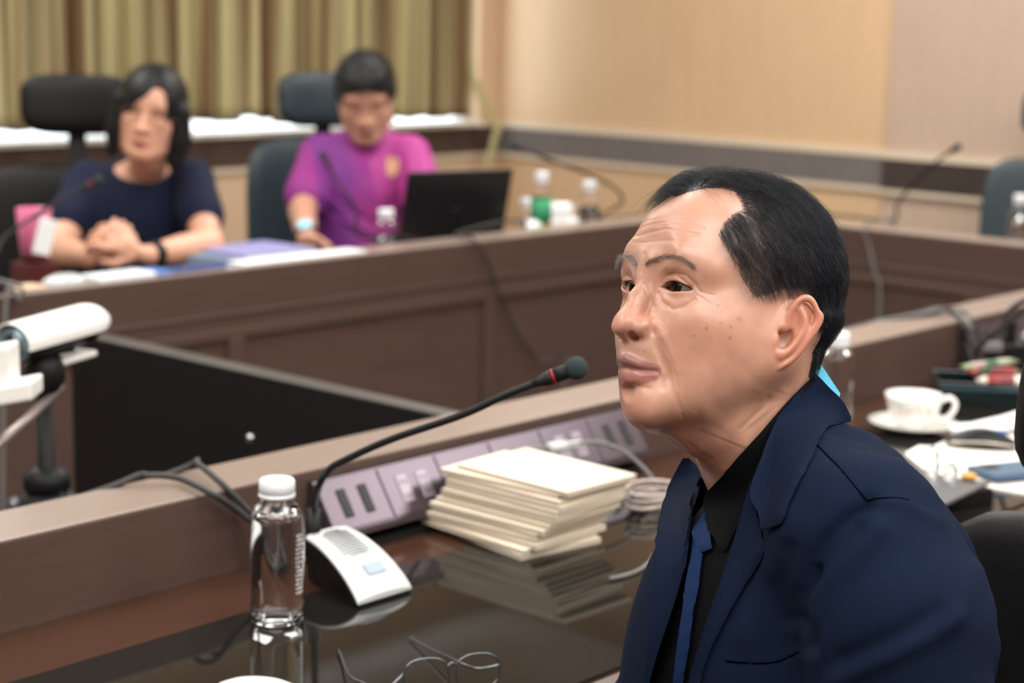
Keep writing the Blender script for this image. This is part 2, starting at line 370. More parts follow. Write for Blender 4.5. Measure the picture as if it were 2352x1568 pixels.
# ------------------------------------------------------------------ the man in the foreground: head
HO = np.array([1.2866, .8900, 1.1896]); HM = rotm(math.radians(166.23), math.radians(12.06), math.radians(7.14))
HMAT = Matrix(((HM[0][0], HM[1][0], HM[2][0], HO[0]), (HM[0][1], HM[1][1], HM[2][1], HO[1]), (HM[0][2], HM[1][2], HM[2][2], HO[2]), (0, 0, 0, 1)))
def toL(P): return (np.asarray(P, float)-HO)@HM.T
def toW(P): return np.asarray(P, float)@HM+HO
def ear_field(F, O, U, V, N):
    """U towards the back of the head, V up, N outwards; millimetres"""
    Rm = np.stack([U, V, N]); P = lambda u, v, n: O+(U*u*.86+V*v*1.07+N*n)*.001
    E = lambda c, r, k, mode='add', tilt=0: F.ell(P(*c), np.array(r)*.001, k, (np.array([[math.cos(tilt), math.sin(tilt), 0], [-math.sin(tilt), math.cos(tilt), 0], [0, 0, 1]])@Rm), mode)
    E((16, 6, -1.6), (17.5, 30, 5.8), .004, tilt=-.12)
    E((10, 2, -6), (9, 22, 7), .006)
    E((18.0, 9.5, 6.9), (12.5, 23, 5.4), .003, 'sub', -.12)
    E((10, -1.5, 1.0), (9.2, 11.5, 9.0), .003, 'sub', -.2)
    hel = [(7, 7, .5), (6, 16, 2), (6.5, 26, 3.5), (11, 33.0, 4.5), (18, 35.5, 5), (25.5, 33.5, 5), (29.8, 27.5, 5.2), (31.4, 18.5, 5.2), (31.8, 8, 4.8), (30, -2.5, 4.0), (25.5, -12.5, 2.8), (16.5, -22.5, 1.2)]
    F.tube([P(*q) for q in cr(hel, 3)], list(np.interp(np.linspace(0, 1, 34), [0, .12, .35, .6, .85, 1], [2.6, 2.6, 3.3, 3.2, 2.9, 2.6])*.001), .0022)
    anti = [(14, 25, 2), (19.5, 20, 3.2), (23.5, 11, 4.0), (22.5, 1, 4.0), (17.5, -8, 3.6), (10.0, -12.5, 3.2)]
    F.tube([P(*q) for q in cr(anti, 3)], .0029, .004)
    E((-2.5, -24.0, -.3), (15, 9.8, 5.2), .004, tilt=.78)
    E((9, -13.5, 3.6), (5, 3.6, 3.0), .003)
    E((1.5, -5.5, 2.6), (3.4, 6.5, 3.4), .003)
    F.tube([P(10, 10, -1.0), P(3, 7, 1.5), P(0, 9, .5)], .0022, .003)

HEAD_H = .0009
def man_head():
    F = Field((-.125, -.104, -.235), (.135, .104, .145), HEAD_H)
    face_field(F, 1.0, .0052)
    # ears: plate turned forwards, axes from the photograph's head tilt
    for sg in (1, -1):
        O = np.array([.007, .0725*sg, -.010]); N = np.array([.40, .90*sg, -.05]); N /= np.linalg.norm(N); V = np.array([-.05, 0, 1.]); V -= N*(V@N); V /= np.linalg.norm(V)
        U = np.array([-1, .0, 0]); U = U-N*(U@N)-V*(U@V); U /= np.linalg.norm(U)
        t_ = math.radians(12); U, V = U*math.cos(t_)-V*math.sin(t_), V*math.cos(t_)+U*math.sin(t_)
        ear_field(F, O, U, V, N)
    # neck
    b0 = toL(atd(1748, 1075, 1.600)); b1 = b0+(b0-np.array([-.022, 0, -.02]))*.35
    F.tube([(-.024, 0, -.010), (-.042, 0, -.070), tuple(b0), tuple(b1)], [.060, .0570, .0610, .0680], .03)
    F.tube([(.010, .030, -.055), (.000, .022, -.10), tuple(b0*np.array([1, 1, 1])+np.array([.035, .012, .0]))], [.020, .016, .014], .03)
    F.ell((.030, 0, -.085), (.045, .034, .022), .03)          # under-chin
    F.ell((.016, 0, -.112), (.020, .016, .018), .03)
    V_, Q = F.mesh(); V_ = smooth_mesh(V_, Q, 2, .5); mk = 1/(1+np.exp(-(V_[:, 2]-.037)/.003))*(V_[:, 0] > -.02); V_ = smooth_mesh(V_, Q, int(60*(.0009/HEAD_H)**2), .6, mk)
    return V_, Q

def tps(src, dst, lam=30.0):
    """smooth 2-D warp that carries points src onto dst (used to fit the sculpted head to its landmarks)"""
    src = np.array(src, float); dst = np.array(dst, float); n = len(src)
    U = lambda r2: np.where(r2 > 0, .5*r2*np.log(r2+1e-12), 0)
    K = U(((src[:, None]-src[None])**2).sum(-1))+np.eye(n)*lam; P = np.c_[np.ones(n), src]
    A = np.block([[K, P], [P.T, np.zeros((3, 3))]]); w = np.linalg.solve(A, np.r_[dst-src, np.zeros((3, 2))])
    def f(Q):
        Q = np.asarray(Q, float); out = np.zeros_like(Q)
        for i in range(0, len(Q), 20000):
            q = Q[i:i+20000]; out[i:i+20000] = U(((q[:, None]-src[None])**2).sum(-1))@w[:n]+w[n]+q@w[n+1:]
        return out
    return f
def vw(P): return [(1290+x*.8789, 430+y*.8789) for x, y in P]
FIT = [((126,357),(131,357)),((150,410),(146,397)),((198,397),(186,388)),((262,375),(243,366)),((139,468),(143,455)),((258,492),(252,482)),((140,510),(150,507)),((137,487),(147,477)),
 ((137,525),(153,533)),((126,580),(156,570)),((160,640),(174,612)),((240,668),(226,638)),((187,258),(192,259)),((160,265),(156,258)),((258,262),(263,257)),((345,266),(337,266)),((300,252),(292,244)),((300,277),(293,271)),
 ((149,195),(159,184)),((160,160),(174,150)),((177,122),(192,122)),((214,61),(233,61)),((240,35),(264,38)),((157,290),(162,287)),((142,325),(151,320)),((210,240),(208,246)),((640,275),(640,275)),((680,322),(680,322)),
 ((655,410),(655,410)),((560,470),(560,470)),((565,380),(565,380)),((672,470),(672,470)),((690,520),(690,520)),((545,580),(500,550)),((450,622),(412,580)),((330,650),(312,607)),((640,640),(640,640)),((480,680),(480,670)),((460,440),(460,435)),
 ((724,225),(724,225)),((690,100),(690,100)),((560,5),(560,5)),((430,-20),(430,-20)),((330,-10),(335,-8)),((440,330),(440,325)),((400,180),(400,175)),((240,735),(285,680)),((250,720),(270,665)),((300,790),(330,735)),((680,330),(690,330))]
WARP = tps(vw([a for a, b in FIT]), vw([b for a, b in FIT]))
def warp_world(W):
    x, y, t = proj(W); D = WARP(np.stack([x, y], 1)); return W+(D[:, :1]*CR-D[:, 1:]*CU)*(t/FPX)[:, None]
CREASE = [ # (points on the enlarged face, depth in mm, width in px)
 ([(205,355),(260,340),(330,322),(400,330),(470,348)], -.75, 5), ([(213,322),(270,303),(340,292),(420,300),(495,318)], -.65, 5), ([(232,296),(300,280),(370,275),(440,285)], -.45, 5), ([(190,380),(240,382),(330,372),(400,375),(465,400)], -.4, 5),
 ([(285,310),(350,308),(420,315)], -.4, 4), ([(240,430),(236,470),(226,505)], -.8, 7), ([(262,440),(258,480)], .5, 9),
 ([(312,556),(330,523),(365,510),(415,520),(452,555),(478,592)], -.9, 5), ([(345,492),(385,482),(430,500),(462,540)], .9, 13), ([(300,598),(318,640),(360,664),(410,655),(455,625)], -.8, 7), ([(330,622),(370,640),(415,628)], .8, 13),
 ([(238,560),(262,612),(276,650)], -.9, 8), ([(286,765),(308,838),(328,900),(346,960),(368,1020),(392,1085)], -.95, 14), ([(310,800),(340,850),(362,905),(376,960),(384,1000)], -.5, 7),
 ([(325,780),(352,850),(372,920)], .9, 18), ([(480,588),(510,600),(535,604)], -.4, 4), ([(468,606),(500,628),(528,646)], -.45, 5), ([(300,930),(312,950),(318,985)], -.9, 9), ([(398,1108),(405,1125)], -.6, 5),
 ([(768,1040),(742,1085),(700,1120),(650,1172)], -1.2, 8), ([(650,1195),(740,1125),(800,1080)], -.5, 7), ([(700,1140),(780,1080),(830,1020)], .8, 16),
 ([(430,1235),(470,1275),(520,1300)], -1.0, 9), ([(395,1250),(440,1290)], .8, 10), ([(560,1165),(620,1120),(680,1060),(720,990)], -1.2, 26), ([(250,380),(300,392),(380,400)], .5, 14),
 ([(150,1005),(200,985),(260,1000)], -.9, 10), ([(215,840),(205,870)], -.3, 6)]
for k in range(7): CREASE.append(([(300+k*9, 700+k*30), (330+k*9, 735+k*31), (352+k*8, 775+k*30)], -.16, 3.2))
for k in range(5): CREASE.append(([(500+k*22, 400-k*22), (540+k*20, 440-k*18)], -.14, 3.5))
SPOTS = [(503,745,6,.55),(450,776,5,.45),(602,786,6,.55),(552,648,4,.6),(585,655,3,.35),(566,722,4,.4),(606,736,4,.45),(642,706,9,.35),(528,712,4,.3),(585,815,4,.3),(241,842,4,.45),(268,832,3,.4),(610,742,4,.4),(640,760,3,.3),(470,745,3,.3),(520,790,3,.25),(700,1010,5,.25),(730,1018,4,.3),(640,1008,4,.2),(590,1310,4,.3),(545,700,3,.3),(655,800,4,.2),(560,800,3,.25),(835,662,5,.4)]
# hairline on the visible side, as a closed outline of bare skin
SKINPOLY = z1((-200,260),(318,232),(345,200),(420,170),(500,152),(560,150),(618,165),(640,200),(652,238),(610,262),(572,298),(552,345),(585,395),(612,440),(640,500),(668,560),(690,600),(715,628),(760,612),(830,588),(868,590),(1000,585),(1010,640),(1000,720),(985,790),(950,850),(955,905),(975,935),(1100,1600),(-200,1600))
def man_finish(V, Q):
    W = warp_world(toW(V)); W = smooth_mesh(W, Q, 1, .5); N = vnormals(W, Q); x, y, t = proj(W); vis = np.clip(-(N@CF)*4+.6, 0, 1)
    vis *= (V[:, 1] > -.055)
    for P, amp, w in CREASE:
        w = w*.70; e = pdist(x, y, z1(*P)); L = np.exp(-(e/w)**2); W = W+N*(L*vis*amp*.0007)[:, None]
    N = vnormals(W, Q)
    col = np.tile(np.array(srgb(186, 140, 119)), (len(V), 1))
    def tint(mask, c): 
        nonlocal col; col = col*(1-mask[:, None])+np.array(srgb(*c))*mask[:, None]
    a, b, c = V.T; bb = np.abs(b)
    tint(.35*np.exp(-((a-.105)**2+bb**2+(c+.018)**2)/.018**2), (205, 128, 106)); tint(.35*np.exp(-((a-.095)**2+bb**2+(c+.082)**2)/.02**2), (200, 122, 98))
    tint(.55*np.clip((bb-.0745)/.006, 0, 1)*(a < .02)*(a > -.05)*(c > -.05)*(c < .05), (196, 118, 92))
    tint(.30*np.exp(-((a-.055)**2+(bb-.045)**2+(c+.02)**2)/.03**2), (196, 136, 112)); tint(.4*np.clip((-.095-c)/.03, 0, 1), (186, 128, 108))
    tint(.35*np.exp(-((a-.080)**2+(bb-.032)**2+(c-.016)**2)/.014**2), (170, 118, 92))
    bp_ = z1((246, 474), (285, 452), (345, 438), (400, 447), (452, 486)); fw_ = b > 0; tint(np.exp(-(pdist(x, y, bp_)/5.2)**2)*.5*fw_, (92, 70, 62)); tint(np.exp(-(((a-.086)/.02)**2+((b+.030)/.016)**2+((c-.0415)/.0032)**2))*.4, (92, 70, 62))
    # lips: own reddish brown, the upper one tinted darker as shading
    up = cr([(.0870, .0250, -.0550), (.0945, .0150, -.0530), (.0990, .0055, -.0508), (.0990, 0, -.0515)], 4); lo = cr([(.0870, .0245, -.0575), (.0930, .0140, -.0615), (.0965, 0, -.0630)], 4)
    P3 = np.stack([a, bb, c], 1)
    def d3(P):
        e = np.full(len(P3), 9.)
        for p, q in zip(P, P[1:]):
            ab = q-p; tt = np.clip((P3-p)@ab/(ab@ab), 0, 1); e = np.minimum(e, np.linalg.norm(P3-p-tt[:, None]*ab, axis=1))
        return e
    tint(.85*np.clip((.0068-d3(up))/.0014, 0, 1), (126, 78, 74)); tint(.75*np.clip((.0078-d3(lo))/.0016, 0, 1), (158, 102, 96))
    for sg in (1, -1):
        q = P3*0+V; dd = np.sqrt((V[:, 0]-EYE[0])**2+(V[:, 1]-EYE[1]*sg)**2+(V[:, 2]-EYE[2])**2); near = np.clip((.01500-dd)/.0007, 0, 1)*(V[:, 0] > EYE[0]+.003)
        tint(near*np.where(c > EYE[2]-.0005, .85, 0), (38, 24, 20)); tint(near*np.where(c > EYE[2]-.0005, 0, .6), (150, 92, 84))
    # brow shadow of hair roots, stubble and the clipped sideburn fade
    nz = RNG.random(len(V)); mir = b < 0
    Vm = V.copy(); Vm[mir, 1] *= -1; Wm = W.copy(); Wm[mir] = warp_world(toW(Vm[mir])); mx, my, _ = proj(Wm)
    skin = inpoly(mx, my, SKINPOLY); e = pdist(mx, my, SKINPOLY[1:-3]); front = (a > -.03) | (c < -.02)
    hair = ~skin & ~((np.abs(a-.0) < .05) & (bb > .078)) & (c > -.075)
    hair = hair | ((a < -.03) & (c > .0)) | ((a < -.062) & (c > -.040))
    soft = np.clip(e/9, 0, 1)**.7; tint(np.where(hair, .97*np.where(front & (bb > .03), soft*(.75+.25*nz), 1), 0), (14, 14, 16))
    side = np.exp(-(pdist(mx, my, z1((590,400),(640,500),(690,610),(760,600),(860,590)))/20)**2)*(skin)*(bb < .0785)
    tint(side*.55*(.4+.6*nz), (70, 64, 66))
    nape = np.exp(-(pdist(mx, my, z1((968,830),(985,930)))/14)**2)*skin*(a < -.02); tint(nape*.6*(.4+.6*nz), (50, 46, 48))
    for X_, Y_, r_, s_ in SPOTS:
        px_, py_ = z1((X_, Y_))[0]; m = np.exp(-((x-px_)**2+(y-py_)**2)/(r_*.62)**2)*s_*(b > 0); tint(m, (96, 54, 42))
    stub = np.exp(-(((a-.095)/.02)**2+((bb-.012)/.02)**2+((c+.040)/.008)**2))*.25; tint(stub*(.5+.5*nz), (110, 84, 76))
    return W, Q, col, hair, N

def ribbons(strands, rad, sides=3):
    """strands (n, k, 3) -> thin tapering tubes as one mesh"""
    n, k, _ = strands.shape; T = np.empty_like(strands); T[:, 1:-1] = strands[:, 2:]-strands[:, :-2]; T[:, 0] = strands[:, 1]-strands[:, 0]; T[:, -1] = strands[:, -1]-strands[:, -2]
    T /= np.linalg.norm(T, axis=2, keepdims=True)+1e-12; ref = np.cross(T, np.array([.3, .5, .81])); ref /= np.linalg.norm(ref, axis=2, keepdims=True)+1e-12; b2 = np.cross(T, ref)
    tp = np.linspace(1, .25, k)[None, :, None]; rad = (np.asarray(rad).reshape(-1, 1, 1) if np.ndim(rad) else rad)*tp; rings = []
    for q in range(sides):
        a = 2*math.pi*q/sides; rings.append(strands+rad*(math.cos(a)*ref+math.sin(a)*b2))
    V = np.stack(rings, 2).reshape(-1, 3); base = (np.arange(n)[:, None]*k+np.arange(k-1)[None])*sides; base = base.reshape(-1, 1); Fs = []
    for q in range(sides): q2 = (q+1) % sides; Fs.append(np.concatenate([base+q, base+q2, base+sides+q2, base+sides+q], 1))
    return V, np.concatenate(Fs)
def hair_mat(name, col, rough=.38, spec=.5):
    m = mat(name, col, rough, spec=spec); return m
def bvh_of(V, F): return BVHTree.FromPolygons([Vector(v) for v in V], [tuple(f) for f in F])
def man_hair(body, V, W, Q, hair, N):
    bv = bvh_of(W, Q); idx = np.nonzero(hair & (V[:, 2] > -.075))[0]
    CL = RNG.normal(0, 1, (997, 3)); n = 34000; pick = RNG.choice(idx, n); K = 10; out = []; rad = []; cols = []
    for i in pick:
        l = V[i]; a, b, c = l; ab = abs(b); sg = 1 if b >= 0 else -1
        top = np.clip((c-.080)/.030, 0, 1); back = np.clip((-a-.045)/.04, 0, 1)*(1-top); side = max(0, 1-top-back)
        part = .012
        if b < part: ft = np.array([.12-1.5*max(0, a-.045)*0, -1.0, .0]) if a > .0 else np.array([-.7, -.7, 0])
        else: ft = np.array([-.75, .62, 0])
        if a > .045 and b < part: ft = np.array([.35, -1.0, .0])
        fs = np.array([-.60, 0, -1.0]); fb = np.array([-.15+.0*a, .25*sg*0, -1.0])
        f = top*ft+side*fs+back*fb+CL[hash((int(a/.007), int(b/.007), int(c/.007))) % 997]*(.25 if top > .4 else .16)+RNG.normal(0, .07, 3); f /= np.linalg.norm(f)
        low = np.clip((c-.012)/.05, 0, 1)                    # short at the sideburns, longer above
        fr = np.clip(1-(a-.0)/.06, 0, 1) if c < .06 and a > 0 else 1
        L = (.006+.030*top+.022*side*low+.024*back)*RNG.uniform(.7, 1.2); H = (.0015+.0105*top+.0058*side*low+.0085*back*np.clip((c+.08)/.06, 0, 1))*RNG.uniform(.15, 1.1)
        if a > .03 and c < .09: L *= .55; H *= .45
        if c < -.02: L *= .6; H *= .55
        fw = f@HM; p = Vector(W[i]); pts = []
        wav = RNG.uniform(0, 6.28); wa = RNG.uniform(.0004, .0016)*(top*1.4+.4); k0 = RNG.uniform(.0, 1)
        for k in range(K):
            s_ = k/(K-1); loc, nn, _, _ = bv.find_nearest(p)
            if nn is None: nn = Vector(N[i]); loc = p
            h = H*(1-(1-min(1, s_*2.2))**2)*(1-.35*s_*s_)
            q = loc+nn*h; sd = Vector(np.cross(fw, np.array(nn))); q = q+sd*(math.sin(s_*5+wav)*wa)
            if top > .3 and k0 > .93: q = q+nn*(.006*s_*s_)+sd*.004*s_
            pts.append(q); t_ = Vector(fw); t_ = t_-nn*t_.dot(nn); p = loc+t_.normalized()*(L/(K-1))
        out.append(pts); rad.append(.000105 if side < .6 or low > .3 else .00008)
    A = np.array(out, float); Vh, Fh = ribbons(A, np.array(rad)); sh = np.repeat(RNG.random(n)**3, K*3)
    col = np.array([.0038, .0054, .0090])[None]*(1+3.0*sh[:, None])
    m = skin_mat('black_hair', sss=0, rough=.36, bump=0); o = np_mesh('hair', Vh, Fh, m, body, attrs={'Col': col}, label='short black hair with a receding hairline')
    # brows: roots found on the near brow, mirrored to the far one
    path = np.array(cr([(246, 474), (285, 452), (345, 438), (400, 447), (452, 486)], 8)); st = []; gr = []
    for k in range(330):
        u = RNG.random(); i = int(u*(len(path)-1)); off = RNG.normal(0, 7.5*(1-.55*abs(u-.35))); px_, py_ = z1((path[i][0]+RNG.normal(0, 3), path[i][1]+off+2))[0]
        d = Vector(ray(px_, py_)).normalized(); h = bv.ray_cast(Vector(CC), d)
        if h[0] is None: continue
        for far in (0, 1):
            P0 = np.array(h[0])
            if far: l = toL(P0); l[1] *= -1; P0 = toW(l); loc, nn, _, _ = bv.find_nearest(Vector(P0)); P0 = np.array(loc)
            else: nn = h[1]
            sg = -1 if far else 1; f = np.array([-.25, 1.0*sg, .55-1.3*u+RNG.normal(0, .3)]); fw = f@HM; L = RNG.uniform(.004, .008)*(1.4 if RNG.random() < .1 else 1)
            fw = fw/np.linalg.norm(fw); pts = [P0+fw*L*s_+np.array(nn)*(.0012*math.sin(s_*2.6)+(.0030*s_ if far else .0006*s_)) for s_ in np.linspace(0, 1, 6)]; st.append(pts); gr.append(RNG.random() < .22 or (far and RNG.random() < .25))
    lid = cr([np.array([*q, 0]) for q in ((1528, 652), (1536, 648), (1547, 647), (1560, 650), (1573, 656), (1585, 662), (1594, 667))], 6); lash = []
    for far in (0, 1):
        pts = []
        for q in lid:
            h = bv.ray_cast(Vector(CC), Vector(ray(q[0], q[1]-1.2)).normalized())
            if h[0] is None: continue
            p0 = np.array(h[0])
            if far: l = toL(p0); l[1] *= -1; loc, nn, _, _ = bv.find_nearest(Vector(toW(l))); p0 = np.array(loc)
            pts.append(p0)
        pts = np.array(pts); k1 = np.arange(len(pts))/(len(pts)-1); fwd = np.array([1, 0, -.12])@HM
        for i_ in range(2): pts[1:-1] = (pts[:-2]+2*pts[1:-1]+pts[2:])/4
        bm = bmesh.new(); tube(bm, pts+fwd*.0001, .00010+.00030*np.sin(math.pi*np.clip(k1*.9+.08, 0, 1)), 8); bm_obj('lash_line', bm, mat('lash_brown', (.016, .010, .008), .8, spec=.1), body, smooth=True)
        for j in range(60):
            i_ = RNG.integers(2, len(pts)-1); sg = -1 if far else 1; d = np.array([1, (k1[i_]-.35)*1.6*sg, -.45+RNG.normal(0, .15)])@HM; d /= np.linalg.norm(d); L = RNG.uniform(.003, .005)
            lash.append([pts[i_]+d*L*s_+np.array([0, 0, .0012])*s_*s_ for s_ in np.linspace(0, 1, 6)])
    Vl_, Fl_ = ribbons(np.array(lash), .00005); np_mesh('eyelashes', Vl_, Fl_, mat('lash_brown', (0, 0, 0)), body)
    st = np.array(st); gr = np.array(gr); Vb, Fb = ribbons(st, .00007); cb = np.where(np.repeat(gr, 18)[:, None], np.array([[.42, .38, .34]]), np.array([[.075, .056, .048]]))
    np_mesh('eyebrows', Vb, Fb, m, body, attrs={'Col': cb}, label='sparse dark eyebrows with a few grey hairs')
# ------------------------------------------------------------------ cloth pieces laid onto a body
from mathutils.geometry import delaunay_2d_cdt
def patch(name, outline, bv, m, parent, off=.003, thick=.0022, step=7, lift=None, smoothit=3, hug=True, back=None, closed=True, **k):
    """a flat-cut cloth piece with the given outline (image positions), laid on the surface bv, with real thickness"""
    o = np.array(outline, float); pts = []
    for a, b in zip(o, np.roll(o, -1, 0)):
        n = max(1, int(np.hypot(*(b-a))/step)); pts += [a+(b-a)*i/n for i in range(n)]
    nb = len(pts); lo = o.min(0); hi = o.max(0); g = []
    xs, ys = np.meshgrid(np.arange(lo[0], hi[0], step), np.arange(lo[1], hi[1], step)); gx = xs.ravel(); gy = ys.ravel()
    ins = inpoly(gx, gy, o) & (pdist(gx, gy, np.vstack([o, o[:1]])) > step*.55); pts += list(np.stack([gx[ins], gy[ins]], 1))
    r = delaunay_2d_cdt([Vector(p) for p in pts], [(i, (i+1) % nb) for i in range(nb)], [], 1, 1e-4)
    P2 = np.array([tuple(v) for v in r[0]]); F3 = [tuple(f) for f in r[2]]; n = len(P2)
    t = np.full(n, np.nan)
    for i, (x, y) in enumerate(P2):
        d = Vector(ray(x, y)); L = d.length; h = bv.ray_cast(Vector(CC), d/L)
        if h[0] is not None: t[i] = h[3]/L
    bad = np.isnan(t)
    F3 = np.array([f for f in F3 if len(f) == 3])
    if bad.any():
        good = np.nonzero(~bad)[0]
        for i in np.nonzero(bad)[0]: t[i] = t[good[np.argmin(((P2[good]-P2[i])**2).sum(1))]]
    a = np.concatenate([F3[:, 0], F3[:, 1], F3[:, 2], F3[:, 1], F3[:, 2], F3[:, 0]]); b = np.concatenate([F3[:, 1], F3[:, 2], F3[:, 0], F3[:, 0], F3[:, 1], F3[:, 2]])
    cnt = np.maximum(np.bincount(a, minlength=n), 1)
    raw = t.copy()
    for _ in range(smoothit): t = .5*t+.5*np.bincount(a, weights=t[b], minlength=n)/cnt
    if hug: t = np.minimum(t, raw)
    for _ in range(6): t = .5*t+.5*np.bincount(a, weights=t[b], minlength=n)/cnt
    V = np.array([atd(x, y, tt) for (x, y), tt in zip(P2, t)]); c = np.cross(V[F3[:, 1]]-V[F3[:, 0]], V[F3[:, 2]]-V[F3[:, 0]])
    N = sum(_scat(F3[:, i], c, n) for i in range(3)); N /= np.linalg.norm(N, axis=1)[:, None]+1e-12
    if (N@CF).mean() > 0: N = -N; F3 = F3[:, ::-1]
    o_ = np.full(n, off)
    if lift is not None: o_ = o_+lift(P2[:, 0], P2[:, 1])
    view = (CC-V); view /= np.linalg.norm(view, axis=1)[:, None]; D = view
    Vi = V+D*o_[:, None]; Vo = Vi+N*thick
    edge = {}
    for f in F3:
        for p, q in ((f[0], f[1]), (f[1], f[2]), (f[2], f[0])): edge[(p, q)] = 1
    rim = [(p, q) for p, q in edge if (q, p) not in edge]
    VV = np.vstack([Vi, Vo]); FF = [tuple(f+n) for f in F3]+[tuple(f[::-1]) for f in F3]+[(p, q, q+n, p+n) for p, q in rim]
    FF += []
    me_o = mesh_obj(name, VV, FF, m, parent, smooth=True, **k)
    es = me_o.modifiers.new('edges', 'EDGE_SPLIT'); es.split_angle = math.radians(50)
    return me_o
def fabric(name, col, rough=.85, sheen=.25, weave=1400, bump=.25, spec=.25, noise=.1):
    if name in MAT: return MAT[name]
    m = mat(name, col, rough, spec=spec, sheen=sheen, noise=noise, nscale=9); nt = m.node_tree; b = nt.nodes['Principled BSDF']
    tc = nt.nodes.new('ShaderNodeTexCoord'); w = nt.nodes.new('ShaderNodeTexNoise'); w.inputs['Scale'].default_value = weave; w.inputs['Detail'].default_value = 2; nt.links.new(tc.outputs['Object'], w.inputs['Vector'])
    bp = nt.nodes.new('ShaderNodeBump'); bp.inputs['Strength'].default_value = bump; bp.inputs['Distance'].default_value = .0006; nt.links.new(w.outputs[0], bp.inputs['Height']); nt.links.new(bp.outputs[0], b.inputs['Normal'])
    return m
def z6(*P): return [(1400+x/2.1838, 850+y/2.1838) for x, y in P]      # positions measured on the enlarged jacket
def smoothpoly(P, n=4): return [tuple(p) for p in cr(P, n)]

# ------------------------------------------------------------------ the man in the foreground: body and clothes
FB = math.radians(160); fB = np.array([math.cos(FB), math.sin(FB), 0]); lB = np.array([-math.sin(FB), math.cos(FB), 0]); uB = np.array([0, 0, 1.])
def man_torso(grow=0.0, h=.0030, arms=True):
    P = atd; RB = np.stack([fB, lB, uB]); NB = P(1748, 1075, 1.60)
    F = Field((.75, .35, .40), (1.85, 1.35, 1.20), h)
    e = lambda c, r, k=.03: F.ell(c, np.array(r)+grow, k, RB)
    e(NB+fB*.010+lB*.030+uB*-.20, (.108, .142, .19), 0); e(NB+fB*.015+lB*.075+uB*-.155, (.080, .085, .13), .05)
    e(NB-fB*.040+uB*-.15, (.088, .135, .14), .05)
    e(NB-fB*.02+lB*.02+uB*-.40, (.125, .140, .17), .05)
    e(NB-fB*.07+uB*-.54, (.13, .17, .12), .05)
    shl = P(1990, 1258, 1.455); shr = P(1705, 1180, 1.74)
    F.tube([P(1800, 1075, 1.62), P(1880, 1130, 1.54), shl], [.048+grow, .054+grow, .066+grow], .04)
    F.tube([P(1800, 1075, 1.62), P(1735, 1120, 1.70), shr], [.046+grow, .046+grow, .052+grow], .04)
    F.tube([P(1862, 1052, 1.62), P(1925, 1150, 1.59), P(2010, 1320, 1.57), P(2050, 1520, 1.58)], [.042+grow, .066+grow, .085+grow, .095+grow], .05)
    if arms:
        el = P(2110, 1690, 1.43); F.tube([shl, P(2068, 1430, 1.425), el], [.066+grow, .073+grow, .066+grow], .018)
        wr = el+fB*.22+uB*-.12-lB*.03; F.tube([el, wr], [.062+grow, .042+grow], .02)
        er = P(1560, 1700, 1.69); F.tube([shr, P(1675, 1420, 1.73), er], [.052+grow, .052+grow, .050+grow], .02); F.tube([er, er+fB*.15+uB*(.800-er[2])*.8+lB*.0], [.052+grow, .042+grow], .02)
    return F.mesh()
JFOLD = [([(1300,668),(1230,700),(1150,760),(1070,840),(1010,930)], -3, 14), ([(1035,372),(1150,485),(1293,655)], -1.2, 4), ([(1295,655),(1340,643),(1440,640),(1530,662),(1600,700)], -1.2, 4), ([(1300,662),(1180,745),(1075,860),(1000,980),(960,1120),(950,1260),(975,1370)], -9, 34),
 ([(1010,1000),(985,1150),(980,1280),(1010,1400)], -7, 22), ([(1345,800),(1200,960),(1090,1090),(1000,1210)], 7, 50), ([(1230,790),(1110,920),(1030,1040)], -5, 32), ([(1720,1240),(1600,1330),(1430,1420),(1250,1500),(1130,1568)], 6, 38),
 ([(1640,1220),(1500,1310),(1330,1390),(1180,1450)], -5, 40), ([(1850,1000),(1760,1180),(1700,1260)], 4, 50), ([(578,1458),(700,1468),(830,1463),(960,1408)], -1.3, 4), ([(578,1448),(700,1458),(830,1453),(950,1400)], .9, 5),
 ([(900,760),(820,960),(740,1160),(690,1330)], 5, 60), ([(900,900),(870,1080),(900,1240)], -6, 36), ([(1340,655),(1480,665),(1640,760)], 3, 26), ([(1100,300),(1160,330),(1300,350)], -2.5, 14), ([(1240,300),(1350,335)], 2, 14)]
def crease_world(V, Q, folds, conv, mx=.8, facing=True):
    N = vnormals(V, Q); x, y, t = proj(V); vis = np.clip(-(N@CF)*3+.5, 0, 1)
    for P, amp, w in folds:
        e = pdist(x, y, conv(*P)); V = V+N*(np.exp(-(e/w*2.18/1.4)**2)*vis*amp*.001*mx)[:, None]
    return V
OPEN = [(1035,60),(700,640),(690,760),(640,900),(590,1050),(530,1200),(470,1370),(400,1568),(380,1700),(160,1700),(190,1500),(275,1240),(360,960),(385,800),(410,640),(425,540),(360,420),(600,100)]
